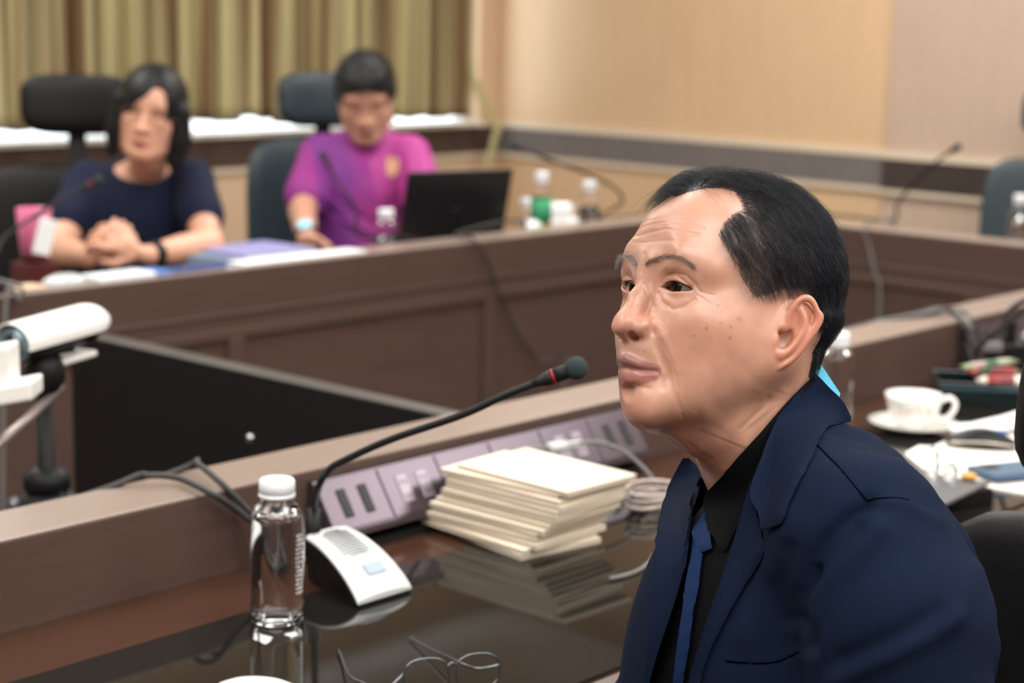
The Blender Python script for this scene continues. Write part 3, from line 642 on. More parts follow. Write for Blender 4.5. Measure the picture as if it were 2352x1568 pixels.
def build_man():
    root = thing('person', 'person in a navy suit and black shirt in the foreground, looking left past the microphone', 'person', (float(HO[0])+.08, float(HO[1]), 0))
    L0 = Vector(root.location); inv = np.array(L0)
    V, Q = man_head(); Wv, Q, col, hair, N = man_finish(V, Q)
    # head, neck and the body under the clothes are one continuous skin
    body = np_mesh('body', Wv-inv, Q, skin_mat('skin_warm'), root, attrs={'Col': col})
    M0 = Matrix.Translation(-L0) @ HMAT
    eyeballs(root, HMAT, fit=True, lookb=.05)
    for o in root.children:
        if o.name.startswith('eye'): o.matrix_basis = Matrix.Translation(-L0) @ o.matrix_basis
    man_hair(root, V, Wv, Q, hair, N)
    for o in root.children:
        if o.name.startswith('hair') or o.name.startswith('eyebrow') or 'lash' in o.name: o.location = -L0
    navy = fabric('navy_wool', srgb(13, 24, 44), .9, 0, spec=.12); black = fabric('black_cotton', (.004, .004, .005), .85, 0, spec=.08); blue = fabric('blue_silk', srgb(15, 37, 72), .75, 0, 900, spec=.15)
    # jacket with the front opening cut out
    Vj, Qj = man_torso(.006); Vj = smooth_mesh(Vj, Qj, 4, .5); Vj = warpJ(Vj); Vj = crease_world(Vj, Qj, JFOLD, z6)
    x, y, t = proj(Vj); Nj = vnormals(Vj, Qj); cut = inpoly(x, y, z6(*OPEN)) & (((Nj@fB) > -.1) | (Nj@uB > .5))
    neck = NBt = atd(1748, 1060, 1.6); rr = np.linalg.norm((Vj-neck)[:, :2], axis=1); cut |= (rr < .062) & (Vj[:, 2] > neck[2]-.05)
    keep = ~cut[Qj].all(1)
    np_mesh('jacket', Vj-inv, Qj[keep], navy, root)
    bvJ = bvh_of(Vj, Qj)
    Vs, Qs = man_torso(-.006, .004, arms=False); Vs = smooth_mesh(Vs, Qs, 3, .5); Vs = warpJ(Vs); np_mesh('shirt', Vs-inv, Qs, black, root)
    bvS = bvh_of(Vs, Qs)
    P = lambda nm, pl, bv, m, **k: setattr(patch(nm, pl, bv, m, root, **k), 'location', -L0)
    P('shirt_collar', smoothpoly(z6((1022,28),(885,165),(760,310),(640,440),(575,520),(512,588),(472,638),(476,735),(515,830),(573,912),(610,850),(660,745),(720,620),(790,420),(850,280),(905,190),(1032,52)), 2), bvh_of(np.vstack([Wv, Vs]), np.vstack([Q, Qs+len(Wv)])), black, off=.006, thick=.002, smoothit=60, label='black shirt collar')
    P('shirt_collar', smoothpoly(z6((455,530),(425,600),(405,700),(400,800),(418,790),(440,730),(462,690),(475,640),(508,590)), 2), bvh_of(np.vstack([Wv, Vs]), np.vstack([Q, Qs+len(Wv)])), black, off=.010, thick=.002, smoothit=60, hug=False, label='black shirt collar')
    P('tie', z6((478,712),(440,760),(418,800),(414,898),(380,1090),(345,1330),(318,1568),(310,1640),(360,1640),(372,1560),(400,1400),(425,1220),(452,1060),(474,910),(520,900),(508,830)), bvS, blue, off=.006, thick=.004, smoothit=40, label='narrow blue necktie')
    # near lapel, collar, far lapel
    P('lapel', smoothpoly(z6((705,560),(672,680),(625,840),(575,1000),(520,1160),(455,1360),(395,1568),(370,1660),(440,1660),(470,1490),(560,1290),(660,1110),(740,985),(792,893),(772,845),(755,770),(722,660)), 2), bvJ, navy, off=.0045, thick=.003, smoothit=40)
    P('collar', smoothpoly(z6((1030,20),(1108,95),(1172,165),(1200,215),(1208,258),(1150,268),(1095,292),(1045,365),(1000,470),(945,580),(900,680),(868,768),(770,800),(758,760),(735,690),(705,640),(712,560),(760,440),(822,285),(872,195),(950,105)), 2), bvh_of(np.vstack([Wv, Vj]), np.vstack([Q, Qj+len(Wv)])), navy, off=.007, thick=.003, smoothit=120)
    P('lapel', smoothpoly(z6((368,440),(325,520),(283,620),(250,740),(228,900),(210,1080),(196,1260),(170,1568),(172,1660),(190,1600),(235,1430),(300,1240),(350,1080),(388,940),(398,820),(418,700),(448,600),(458,520),(400,440)), 2), bvJ, navy, off=.012, thick=.003, smoothit=90, hug=False)
    def seam(pts, r=.0006, sink=.0002):
        Q_ = cr([np.array([*p, 0]) for p in z6(*pts)], 10); o_ = []
        for p in Q_:
            d = Vector(ray(p[0], p[1])).normalized(); h = bvJ.ray_cast(Vector(CC), d)
            if h[0] is not None: o_.append(np.array(h[0])-np.array(d)*sink)
        bm = bmesh.new(); tube(bm, np.array(o_)-inv, r, 6); bm_obj('seam', bm, mat('seam_dark', (.0012, .0016, .003), 1, spec=0), root, smooth=True, label='dark seam line')  # thin cords in near-black cloth mark the seams
    seam([(1038,372),(1090,425),(1150,485),(1225,575),(1293,655)]); seam([(1293,655),(1340,643),(1440,640),(1500,650)]); seam([(585,1458),(700,1468),(830,1463),(950,1412)], .0007)
    el = atd(2110, 1690, 1.43); er = atd(1560, 1700, 1.69); wl = el+fB*.22+uB*-.12-lB*.03; wr_ = er+fB*.15+uB*(.800-er[2])*.8
    for w_, d_, n_, s_, nm in ((wl, (wl-el), -uB, -1, 'left'), (wr_, fB+uB*-.12, -uB, 1, 'right')):
        d_ = d_/np.linalg.norm(d_); hf = LF(np.zeros(3), np.eye(3), w_-.16, w_+.20, .0025); hf.tube([w_-d_*.05, w_+d_*.02], [.028, .025], .01); hand(hf, w_+d_*.012, d_, n_, s_, .38, 1.0); Vh, Qh, _ = hf.mesh(2)
        np_mesh('hand', Vh-inv, Qh, skin_mat('skin_hand', bump=.05), root, attrs={'Col': np.tile(np.array(srgb(186, 138, 116)), (len(Vh), 1))})
    tr = LF(np.zeros(3), np.eye(3), (.55, .35, .02), (1.75, 1.35, .78), .008); lower_body(tr, np.array([1.36, .80, .60]), unit(150), unit(240)); Vt, Qt, _ = tr.mesh(3); np_mesh('trousers', Vt-inv, Qt, navy, root)
    la = strap('neck_strap', cr([atd(1868, 838, 1.615), atd(1886, 856, 1.625), atd(1902, 878, 1.63), atd(1925, 912, 1.635)], 4)-inv, .011, .0015, fabric('sky_blue_strap', srgb(90, 180, 214), .6, 0), parent=root, label='light blue neck strap')
    return root
vj = lambda x, y: (1352+x*.9766, 900+y*.9766)
FITJ = [(vj(*a), vj(*b)) for a, b in (((650,45),(627,78)),((700,80),(674,100)),((740,125),(712,130)),((765,165),(738,153)),((800,195),(776,188)),((850,250),(822,242)),((880,290),(852,285)),((920,370),(905,365)),((950,420),(930,420)),((980,500),(963,500)),((995,590),(972,590)),((998,650),(962,640)),((500,300),(500,300)),((400,600),(400,600)))]+[((0, 0), (0, 0)), ((2352, 0), (2352, 0)), ((0, 1568), (0, 1568)), ((1748, 1000), (1748, 1000)), ((1200, 1300), (1200, 1300)), ((2500, 1568), (2500, 1568))]
def warpJ(Wd):
    x, y, t = proj(Wd); D = TJ(np.stack([x, y], 1)); return Wd+(D[:, :1]*CR-D[:, 1:]*CU)*(t/FPX)[:, None]
TJ = tps([a for a, b in FITJ], [b for a, b in FITJ], 60)
# ------------------------------------------------------------------ room shell
def wood(name, col, rough=.35, dark=.6, coat=.0, scale=(1, 1, 1), spec=.5):
    """veneer with fine streaks; scale squeezes the grain along one axis"""
    if name in MAT: return MAT[name]
    m = bpy.data.materials.new(name); m.use_nodes = True; nt = m.node_tree; b = nt.nodes['Principled BSDF']
    tc = nt.nodes.new('ShaderNodeTexCoord'); mp = nt.nodes.new('ShaderNodeMapping'); mp.inputs['Scale'].default_value = scale; nt.links.new(tc.outputs['Object'], mp.inputs[0])
    n = nt.nodes.new('ShaderNodeTexNoise'); n.inputs['Scale'].default_value = 7; n.inputs['Detail'].default_value = 8; n.inputs['Roughness'].default_value = .7; nt.links.new(mp.outputs[0], n.inputs['Vector'])
    r = nt.nodes.new('ShaderNodeMix'); r.data_type = 'RGBA'; r.inputs[6].default_value = tuple(c*dark for c in col)+(1,); r.inputs[7].default_value = tuple(min(1, c*1.25) for c in col)+(1,)
    nt.links.new(n.outputs[0], r.inputs[0]); nt.links.new(r.outputs[2], b.inputs['Base Color']); b.inputs['Roughness'].default_value = rough; b.inputs['Specular IOR Level'].default_value = spec
    b.inputs['Coat Weight'].default_value = coat; b.inputs['Coat Roughness'].default_value = .03; MAT[name] = m; return m
GX = (.6, 14, 14); GY = (14, .6, 14)
dwx = wood('walnut_x', srgb(90, 71, 64), .30, .62, 0, GX); dwy = wood('walnut_y', srgb(90, 71, 64), .30, .62, 0, GY)
gloss = wood('polished_walnut', srgb(70, 46, 34), .16, .7, .25, GX, .5)
wtan = wood('tan_panel_lit', srgb(200, 169, 134), .45, .93, 0, (2, 3, .5)); wtan2 = wood('pale_panel', srgb(180, 158, 140), .45, .93, 0, (2, 3, .5)); wbeige = wood('beige_panel', srgb(206, 178, 148), .5, .93, 0, (3, 2, .5))
XW, YW = 5.98, 5.37; X0, Y0 = -3.2, -3.2
def setting(nm, lo, hi, m, bev=0):
    return box_obj(nm, lo, hi, m, None, bev, kind='structure')
setting('floor', (X0, Y0, -.1), (XW+.2, YW+.2, 0), mat('grey_carpet', srgb(120, 108, 98), .95, noise=.25, nscale=120, bump=.4, bscale=600))
ceil = setting('ceiling', (X0, Y0, CEIL), (XW+.2, YW+.2, CEIL+.1), mat('ceiling_white', srgb(235, 232, 225), .9, noise=.03, nscale=30))
setting('wall_front', (X0, Y0-.15, 0), (XW+.2, Y0, CEIL), wtan2); setting('wall_rear', (X0-.15, Y0, 0), (X0, YW+.2, CEIL), wtan2)
# wall with the window (left in view)
WX0, WX1, WZ0, WZ1 = .6, 5.86, .955, 2.45
bm = bmesh.new()
for lo, hi in (((X0, YW, 0), (WX0, YW+.15, CEIL)), ((WX1, YW, 0), (XW+.2, YW+.15, CEIL)), ((WX0, YW, 0), (WX1, YW+.15, WZ0)), ((WX0, YW, WZ1), (WX1, YW+.15, CEIL))):
    lo = np.array(lo); hi = np.array(hi); bx(bm, *((lo+hi)/2), *(hi-lo))
bm_obj('wall_left', bm, wbeige, kind='structure')
bm = bmesh.new()
for lo, hi in (((XW, Y0, 0), (XW+.15, YW, CEIL)), ((XW-.03, Y0, 0), (XW, 3.425, CEIL))):
    lo = np.array(lo); hi = np.array(hi); bx(bm, *((lo+hi)/2), *(hi-lo), mi=0 if hi[1] > 4 else 1)
bm_obj('wall_right', bm, [wtan, wtan2], kind='structure')  # inner stretch's warmer tan puts its lighting into the veneer colour
# dark rail along both walls, with pale beads
rail_l = mat('rail_dark', srgb(78, 62, 56), .3, noise=.1, nscale=8); rail_g = mat('rail_grey_sheen', srgb(112, 106, 104), .22, noise=.06, nscale=8); rail_d = mat('rail_black_brown', srgb(62, 54, 50), .35, noise=.06, nscale=8); bead = mat('pale_bead', srgb(214, 200, 178), .4, noise=.03)
setting('trim_1', (X0, YW-.012, .832), (XW-.012, YW, .942), rail_l)
setting('trim_2', (XW-.012, 3.425, .830), (XW, YW, .942), rail_g)  # greyer base colour carries the window's reflection on this stretch
setting('trim_3', (XW-.045, Y0, .828), (XW-.03, 3.425, .942), rail_d)
setting('trim_4', (XW-.016, 3.425, .942), (XW, YW-.012, .966), bead); setting('trim_5', (XW-.050, Y0, .942), (XW-.03, 3.425, .966), bead)
setting('trim_6', (XW-.016, 3.425, .812), (XW, YW-.012, .830), bead); setting('trim_7', (XW-.050, Y0, .812), (XW-.03, 3.425, .828), bead)
setting('trim_8', (X0, YW-.016, .812), (XW-.016, YW, .832), bead)
glassm = bpy.data.materials.new('window_glass'); glassm.use_nodes = True; nt = glassm.node_tree; tr_ = nt.nodes.new('ShaderNodeBsdfTransparent'); gl_ = nt.nodes.new('ShaderNodeBsdfGlossy'); gl_.inputs['Roughness'].default_value = .02; mx_ = nt.nodes.new('ShaderNodeMixShader'); mx_.inputs[0].default_value = .06
nt.links.new(tr_.outputs[0], mx_.inputs[1]); nt.links.new(gl_.outputs[0], mx_.inputs[2]); nt.links.new(mx_.outputs[0], nt.nodes['Material Output'].inputs[0])
# window: frame, sill, mullions, glass
wf = bpy.data.objects.new('window_1', None); wf.location = ((WX0+WX1)/2, YW+.08, WZ0); link(wf, kind='structure'); wl = np.array(wf.location)
alu = mat('window_aluminium', srgb(225, 225, 222), .4)
bm = bmesh.new()
for lo, hi in (((WX0, YW+.05, WZ0), (WX1, YW+.11, WZ0+.014)), ((WX0, YW+.05, WZ1-.05), (WX1, YW+.11, WZ1)), ((WX0, YW+.05, WZ0), (WX0+.05, YW+.11, WZ1)), ((WX1-.05, YW+.05, WZ0), (WX1, YW+.11, WZ1)), ((2.35, YW+.05, WZ0), (2.40, YW+.11, WZ1)), ((4.1, YW+.05, WZ0), (4.15, YW+.11, WZ1))):
    lo = np.array(lo)-wl; hi = np.array(hi)-wl; bx(bm, *((lo+hi)/2), *(hi-lo), bev=.004)
bm_obj('window_frame', bm, alu, wf)
bm = bmesh.new(); bx(bm, 0, .0, .75, WX1-WX0-.06, .006, WZ1-WZ0-.06); bm_obj('window_pane', bm, glassm, wf)
bm = bmesh.new(); bx(bm, 0, -.045, .002, WX1-WX0, .14, .020, bev=.004); bm_obj('window_sill', bm, mat('sill_white', srgb(245, 242, 236), .35), wf)
# ceiling lamps
lampw = mat('lamp_diffuser', (1, 1, 1), .5, emit=(1, .98, .95), estr=4.0); lampf = mat('lamp_frame', srgb(220, 220, 216), .4, metal=.3)
proto = None
for i, (x, y, w_) in enumerate(LAMPS):
    if proto is None:
        proto = thing('ceiling_light', 'recessed rectangular ceiling light', 'light', (x, y, CEIL), group='ceiling lights')
        bm = bmesh.new()
        for lo, hi in (((-.62, -.62, -.03), (.62, -.59, 0)), ((-.62, .59, -.03), (.62, .62, 0)), ((-.62, -.59, -.03), (-.59, .59, 0)), ((.59, -.59, -.03), (.62, .59, 0))):
            lo = np.array(lo); hi = np.array(hi); bx(bm, *((lo+hi)/2), *(hi-lo))
        bm_obj('lamp_frame', bm, lampf, proto); bm = bmesh.new(); bx(bm, 0, 0, -.012, 1.18, 1.18, .012); bm_obj('diffuser', bm, lampw, proto)
    else: c = copy_tree(proto); c.location = (x, y, CEIL)
    (proto if i == 0 else c)['label'] = 'square ceiling light '+('above the camera side' if y < -.5 else 'above the foreground table' if y < 1.8 else 'above the gap between the tables' if y < 3 else 'above the window table')+(', leftmost, added face-lighting' if x < 0 else ', left' if x < 1 else ', middle' if x < 3 else ', right')+' one'
# curtains: gathered panels hung inside the window
def cloth_mat(name, base, dark, trans=.25, scale=(40, 1, .3)):
    m = bpy.data.materials.new(name); m.use_nodes = True; nt = m.node_tree; b = nt.nodes['Principled BSDF']; b.inputs['Roughness'].default_value = .75; b.inputs['Sheen Weight'].default_value = .3
    tc = nt.nodes.new('ShaderNodeTexCoord'); mp = nt.nodes.new('ShaderNodeMapping'); mp.inputs['Scale'].default_value = scale; nt.links.new(tc.outputs['Object'], mp.inputs[0])
    n = nt.nodes.new('ShaderNodeTexNoise'); n.inputs['Scale'].default_value = .35; n.inputs['Detail'].default_value = 2; nt.links.new(mp.outputs[0], n.inputs['Vector'])
    r = nt.nodes.new('ShaderNodeValToRGB'); r.color_ramp.elements[0].position = .43; r.color_ramp.elements[0].color = tuple(dark)+(1,); r.color_ramp.elements[1].position = .53; r.color_ramp.elements[1].color = tuple(base)+(1,)
    nt.links.new(n.outputs[0], r.inputs[0]); nt.links.new(r.outputs[0], b.inputs['Base Color'])
    t = nt.nodes.new('ShaderNodeBsdfTranslucent'); nt.links.new(r.outputs[0], t.inputs[0]); mx = nt.nodes.new('ShaderNodeMixShader'); mx.inputs[0].default_value = trans
    nt.links.new(b.outputs[0], mx.inputs[1]); nt.links.new(t.outputs[0], mx.inputs[2]); nt.links.new(mx.outputs[0], nt.nodes['Material Output'].inputs[0]); return m
cmat = cloth_mat('gold_curtain', srgb(192, 181, 134), srgb(124, 95, 60))
def curtain(x0, x1, z0, z1, label, seed, taper=0):
    rg = np.random.default_rng(seed); n = int((x1-x0)/.006); u = np.linspace(0, 1, n); ph = np.cumsum(rg.uniform(.6, 1.4, n)); ph = ph/ph[-1]*(x1-x0)/.105*2*math.pi
    am = .028*(.6+.5*np.interp(u, np.linspace(0, 1, 14), rg.random(14))); zs = np.linspace(0, 1, 26); V = []; Fs = []
    sw = np.interp(u, np.linspace(0, 1, 40), rg.normal(0, .012, 40)); hm = np.interp(u, np.linspace(0, 1, 16), rg.uniform(-.004, .018, 16))
    for k, w_ in enumerate(zs):
        d = 1.0+.25*w_
        xx = x0+(x1-x0)*u+np.cos(ph)*.010; yy = 5.235+np.sin(ph+.35*math.sin(3*w_))*am*d+sw*(1-w_); zz = z0+(z1-z0)*w_+hm*(1-w_)*(1 if k == 0 else .0)
        V.append(np.stack([xx, yy, zz+0*xx], 1))
    V = np.concatenate(V); K = len(zs)
    i = (np.arange(K-1)[:, None]*n+np.arange(n-1)[None]).ravel(); Fq = np.stack([i, i+1, i+n+1, i+n], 1)
    c0 = np.array([(x0+x1)/2, 5.235, z0]); o = np_mesh('curtain', V-c0, Fq, cmat, label=label, cat='curtain', group='gold curtains'); o.location = tuple(c0)
    so = o.modifiers.new('thick', 'SOLIDIFY'); so.thickness = .0015; return o
curtain(1.2, 3.62, 1.013, 2.5, 'gold-brown pleated curtain at the far left, behind the empty headrest', 3)
curtain(3.56, 4.60, 1.018, 2.5, 'gold-brown pleated curtain behind the woman in navy', 5)
curtain(4.58, 5.67, .992, 2.5, 'olive-gold pleated curtain beside the bright window gap, behind the man in magenta', 9)
bm = bmesh.new(); tube(bm, [(1.0, 5.24, 2.5), (5.85, 5.24, 2.5)], .014, 10); o = bm_obj('curtain_rod', bm, alu, smooth=True, label='metal rod carrying the gold curtains above the window', cat='curtain rod')
# pale strap hanging beside the window
P_ = lambda x, y, Y=5.20: atY(x, y, Y)
sp = cr([P_(1083, 120), P_(1086, 175), P_(1098, 205), P_(1118, 245), P_(1143, 288), P_(1136, 320), P_(1128, 355), P_(1118, 405), P_(1112, 470)], 6)
def strap(name, pts, w, th, m, **k):
    V = []; Fs = []; pts = np.array(pts); T = np.gradient(pts, axis=0); T /= np.linalg.norm(T, axis=1)[:, None]; n = np.array([.3, -1, 0]); n /= np.linalg.norm(n)
    for p, t in zip(pts, T):
        s = np.cross(t, n); s /= np.linalg.norm(s); 
        for a, b in ((-1, -1), (1, -1), (1, 1), (-1, 1)): V.append(p+s*a*w/2+n*b*th/2)
    for i in range(len(pts)-1):
        for q in range(4): Fs.append((i*4+q, i*4+(q+1) % 4, i*4+4+(q+1) % 4, i*4+4+q))
    Fs += [(0, 1, 2, 3), tuple(len(V)-4+q for q in (3, 2, 1, 0))]
    return mesh_obj(name, V, Fs, m, smooth=False, **k)
strap('curtain_tieback', sp, .046, .006, fabric('pale_green_cloth', srgb(190, 184, 136), .8, .1), label='pale green cloth tieback hanging down the wall beside the bright window gap', cat='tieback')
tb = bmesh.new(); hk = atY(1150, 300, 5.30); tube(tb, [hk+np.array([0, .065, 0]), hk, hk+np.array([.0, -.02, .02])], .008, 8); bm_obj('wall_hook', tb, mat('brass', srgb(150, 110, 50), .3, metal=.9), smooth=True, label='small brass hook on the wall holding the pale tieback', cat='hook')
# ------------------------------------------------------------------ conference tables
TOPZ, LEDZ = .75, .857
capl = wood('light_walnut_cap', srgb(138, 122, 112), .28, .85, 0, GX)
def table_x(name, label, x0, x1, yl0, yl1, yd0, yd1, glass=None):
    """table running along X; ledge between yl0 and yl1, worktop between yd0 and yd1"""
    o = np.array([(x0+x1)/2, (yl0+yl1)/2, 0]); t = thing(name, label, 'table', o)
    B = lambda nm, lo, hi, m, bev=.002, par=t: box_obj(nm, np.array(lo)-o, np.array(hi)-o, m, par, bev)
    B('worktop', (x0, yd0, TOPZ-.032), (x1, yd1, TOPZ), gloss)
    led = B('raised_ledge', (x0, yl0, TOPZ-.03), (x1, yl1, LEDZ-.004), dwx, .001); B('ledge_cap', (x0, yl0-.0005, LEDZ-.004), (x1, yl1+.0005, LEDZ), capl, .0015)
    fy0, fy1 = (yl1-.03, yl1-.006) if yd0 < yl0 else (yl0+.006, yl0+.03)
    B('front_panel', (x0, fy0, .0), (x1, fy1, TOPZ-.03), dwx)
    return t, o, B
near, no, NB_ = table_x('conference_table', 'dark walnut conference table in the foreground with a polished black glass top and raised ledge', -1.6, 4.55, 1.709, 1.812, 1.09, 1.709)
NB_('glass_top', (-1.55, 1.147, TOPZ), (4.5, 1.567, TOPZ+.004), mat('black_glass', (.012, .011, .010), .03, spec=.5), .0015)
for x in (-1.5, .4, 2.42, 4.4): NB_('support_panel', (x, 1.2, 0), (x+.03, 1.78, TOPZ-.032), dwy)
far, fo, FB_ = table_x('conference_table', 'dark walnut conference table along the window side, where two people sit', .2, 4.549, 3.165, 3.265, 3.265, 3.76)
for x in (.3, 2.1, 4.4): FB_('support_panel', (x, 3.2, 0), (x+.03, 3.70, TOPZ-.032), dwy)
# mouldings of the far table's face
for za, zb, y in ((.700, .722, 3.160), (.752, .760, 3.161), (.06, .08, 3.160)): FB_('moulding', (.2, y, za), (4.549, 3.171, zb), dwx, .002)
for x in (.9, 1.77, 2.63, 3.49, 4.35): FB_('stile', (x, 3.158, .08), (x+.045, 3.171, .700), dwy, .002)
# table across the end of the room
t = thing('conference_table', 'dark walnut conference table across the far end, by the tan wall', 'table', (4.6, 1.2, 0)); eo = np.array([4.6, 1.2, 0])
EB = lambda nm, lo, hi, m, bev=.002: box_obj(nm, np.array(lo)-eo, np.array(hi)-eo, m, t, bev)
EB('raised_ledge', (4.55, -1.0, TOPZ-.03), (4.65, 3.265, LEDZ-.004), dwy, .001); EB('ledge_cap', (4.5495, -1.0, LEDZ-.004), (4.6505, 3.265, LEDZ), capl, .0015); EB('worktop', (4.65, -1.0, TOPZ-.032), (5.12, 3.9, TOPZ), gloss); EB('front_panel', (4.556, -1.0, 0), (4.58, 3.16, TOPZ-.03), dwy)
EB('moulding', (4.545, 1.82, .700), (4.556, 3.16, .722), dwy); EB('moulding', (4.546, 1.82, .752), (4.556, 3.16, .760), dwy)
for y in (2.9, 2.3): EB('stile', (4.544, y, .06), (4.556, y+.045, .70), dwx)
for y in (-.9, 1.0, 3.2): EB('support_panel', (4.6, y, 0), (5.15, y+.03, TOPZ-.032), dwx)

# ------------------------------------------------------------------ socket unit
def socket_unit(x0, y0, x1, n, label, seedcol=0):
    o = np.array([(x0+x1)/2, y0, TOPZ]); t = thing('socket_unit', label, 'sockets', o); L = x1-x0
    steel = mat('mirror_alu', srgb(98, 88, 96), .25, metal=.75); dark = mat('socket_black', (.01, .01, .01), .4); wh = mat('socket_white', srgb(225, 225, 228), .35)
    # wedge body: back against the ledge, face leaning
    a = np.array([-.0, .0]); prof = [(.0, .004), (-.052, .022), (-.050, .030), (-.008, .092), (.0, .092)]
    V = []; 
    for x in (-L/2, L/2): V += [(x, y, z) for y, z in prof]
    m_ = len(prof); Fs = [tuple(range(m_))[::-1], tuple(range(m_, 2*m_))]+[(i, (i+1) % m_, m_+(i+1) % m_, m_+i) for i in range(m_)]
    mesh_obj('housing', V, Fs, steel, t)
    bm = bmesh.new(); bx(bm, 0, -.030, .0045, L*.98, .040, .009); bm_obj('slot', bm, dark, t)
    ax = np.array([1, 0, 0.]); ay = np.array([0, .042, .062]); ay /= np.linalg.norm(ay); base = np.array([0, -.050, .030])
    for i in range(n):
        cx = -L/2+L*(i+.5)/n; M = quadM(base+np.array([cx, 0, 0])+ay*.037, ax, ay); w = L/n
        bm = bmesh.new(); bx(bm, 0, 0, .001, w-.003, .070, .003, M=M, bev=.0006); p = bm_obj('cover_plate', bm, steel, t)
        bm = bmesh.new()
        kind = (0, 1, 2, 2, 1, 0)[i % 6]
        if kind == 0:
            for dx in (-.019, .019): bm = bmesh.new(); bx(bm, dx, .0, .003, .015, .040, .003, M=M, bev=.0012); bm_obj('switch', bm, dark, p)
        elif kind == 1:
            for dx in (-.019, .019):
                bm = bmesh.new(); bx(bm, dx, .0, .003, .020, .040, .002, M=M, bev=.001)
                for dz in (-.011, .009):
                    for e_ in (-.004, .004): bx(bm, dx+e_, dz, .0036, .002, .007, .0014, M=M, mi=1)
                bm_obj('socket', bm, [mat('socket_grey', srgb(150, 138, 150), .3, metal=.4), dark], p)
        else:
            bx(bm, 0, -.004, .003, .046, .030, .003, M=M, bev=.001); bx(bm, -.009, -.006, .0042, .012, .010, .0014, M=M, mi=1); bx(bm, .010, -.006, .0042, .012, .010, .0014, M=M, mi=1); bm_obj('port', bm, [mat('port_pale', srgb(205, 215, 225), .25), dark], p)
    return t
socket_unit(1.552, 1.7085, 2.215, 6, 'mirror-finish socket and port strip leaning against the ledge behind the stack of booklets')
socket_unit(3.30, 1.7085, 3.95, 6, 'mirror-finish socket strip further right, behind the black snack tray')

# ------------------------------------------------------------------ water bottles
plast = mat('clear_plastic', (1, 1, 1), .03, trans=1, ior=1.30, spec=.4); water = mat('water', (1, 1, 1), .0, trans=1, ior=1.33); capw = mat('cap_white', srgb(238, 242, 246), .35)
def bottle(loc, H, r, label, group=None, liquid=water, level=.80, lab=None, labz=(.3, .6), seg=36, cap=capw, prints=False):
    t = thing('water_bottle', label, 'bottle', loc, group=group); s = H/.17; cr_ = .0172*r/.0305
    sh = [(.0, .0), (r*.80, .0), (r*.97, .004*s), (r, .012*s), (r*.985, .020*s), (r, .028*s), (r, .119*s), (r*.985, .1245*s), (r*.935, .1300*s), (r*.83, .1355*s), (r*.68, .1400*s), (cr_*1.04, .1440*s), (cr_*.92, .150*s), (cr_*.92, .158*s)]
    inn = [(a-.0009, z+.0012) if a > .002 else (a, z+.0055*s) for a, z in sh]; inn[1] = (r*.72, .0035*s)
    lathe_obj('bottle_body', sh+inn[::-1], plast, t, seg)
    rw = r-.0011; zt = H*level*.86; wl_ = [(0, .0060*s), (rw*.76, .0042*s), (rw*.98, .010*s)]+[(rw, z) for z in (.02*s, min(zt, .118*s))]
    if zt > .119*s: wl_ += [(rw*.965, .124*s), (rw*.93, min(zt, .1275*s))]; zt = min(zt, .1275*s)
    wl_.append((0, zt)); lathe_obj('water', wl_, liquid, t, seg)
    z0 = .1485*s; cc = cr_*1.13
    lathe_obj('bottle_cap', [(cc*.8, z0+.001), (cc*1.04, z0), (cc*1.05, z0+.004*s), (cc*.99, z0+.0045*s), (cc*.99, z0+.0055*s), (cc*1.03, z0+.006*s), (cc*1.02, z0+.0185*s), (cc*.93, z0+.0208*s), (0, z0+.0212*s)], cap, t, seg)
    if lab:
        za, zb = labz[0]*H, labz[1]*H; lathe_obj('bottle_label', [(r+.0002, za), (r+.0006, za), (r+.0006, zb), (r+.0002, zb)], mat('label_'+lab[0], lab[1], .5, noise=.35, nscale=90), t, seg)
    if prints:
        bm = bmesh.new(); rg = np.random.default_rng(4)
        a0 = math.atan2(-loc[1], -loc[0])+.95
        for k in range(14):
            z = .040*s+k*.0052*s
            for j in range(rg.integers(2, 5)):
                a = a0+(j-1.5)*.11+rg.uniform(-.02, .02); w_, h_ = rg.uniform(.0012, .0026), rg.uniform(.0014, .0034)
                M = quadM((r*1.012*math.cos(a), r*1.012*math.sin(a), z), (-math.sin(a), math.cos(a), 0), (0, 0, 1)); bx(bm, 0, 0, 0, w_, h_, .0003, M=M)
        bm_obj('printed_text', bm, mat('print_white', srgb(225, 228, 232), .6), t, label='vertical white printing')
    return t
bottle(tuple(atz(636, 1425, TOPZ+.0042)), .168, .0312, 'clear water bottle with a white cap standing on the black glass in the foreground', level=.89, prints=True, seg=64)
bottle((2.640, 1.590, TOPZ+.0), .178, .0320, 'clear water bottle with white cap right behind the neck of the suited man', level=.25)
bottle((3.36, 3.40, TOPZ), .176, .0315, 'small clear water bottle with white cap in front of the man in magenta', level=.7)
bottle(tuple([3.955, 3.375, TOPZ]), .245, .0300, 'clear bottle with a green and yellow label, standing right of the black laptop', level=.5, lab=('green', srgb(60, 160, 110)), labz=(.42, .70), liquid=mat('yellow_drink', srgb(235, 205, 60), .05, trans=.5, ior=1.33))
bottle(tuple([4.11, 3.325, TOPZ]), .215, .0310, 'clear water bottle with white cap beside the one with the green label', level=.75)
bottle((4.93, 2.385, TOPZ), .205, .0310, 'clear water bottle with white cap on the end table by the far right chair', level=.8)
bottle((4.06, 3.52, TOPZ), .150, .0300, 'short clear cup-shaped bottle behind the two taller bottles on the window table', level=.4)

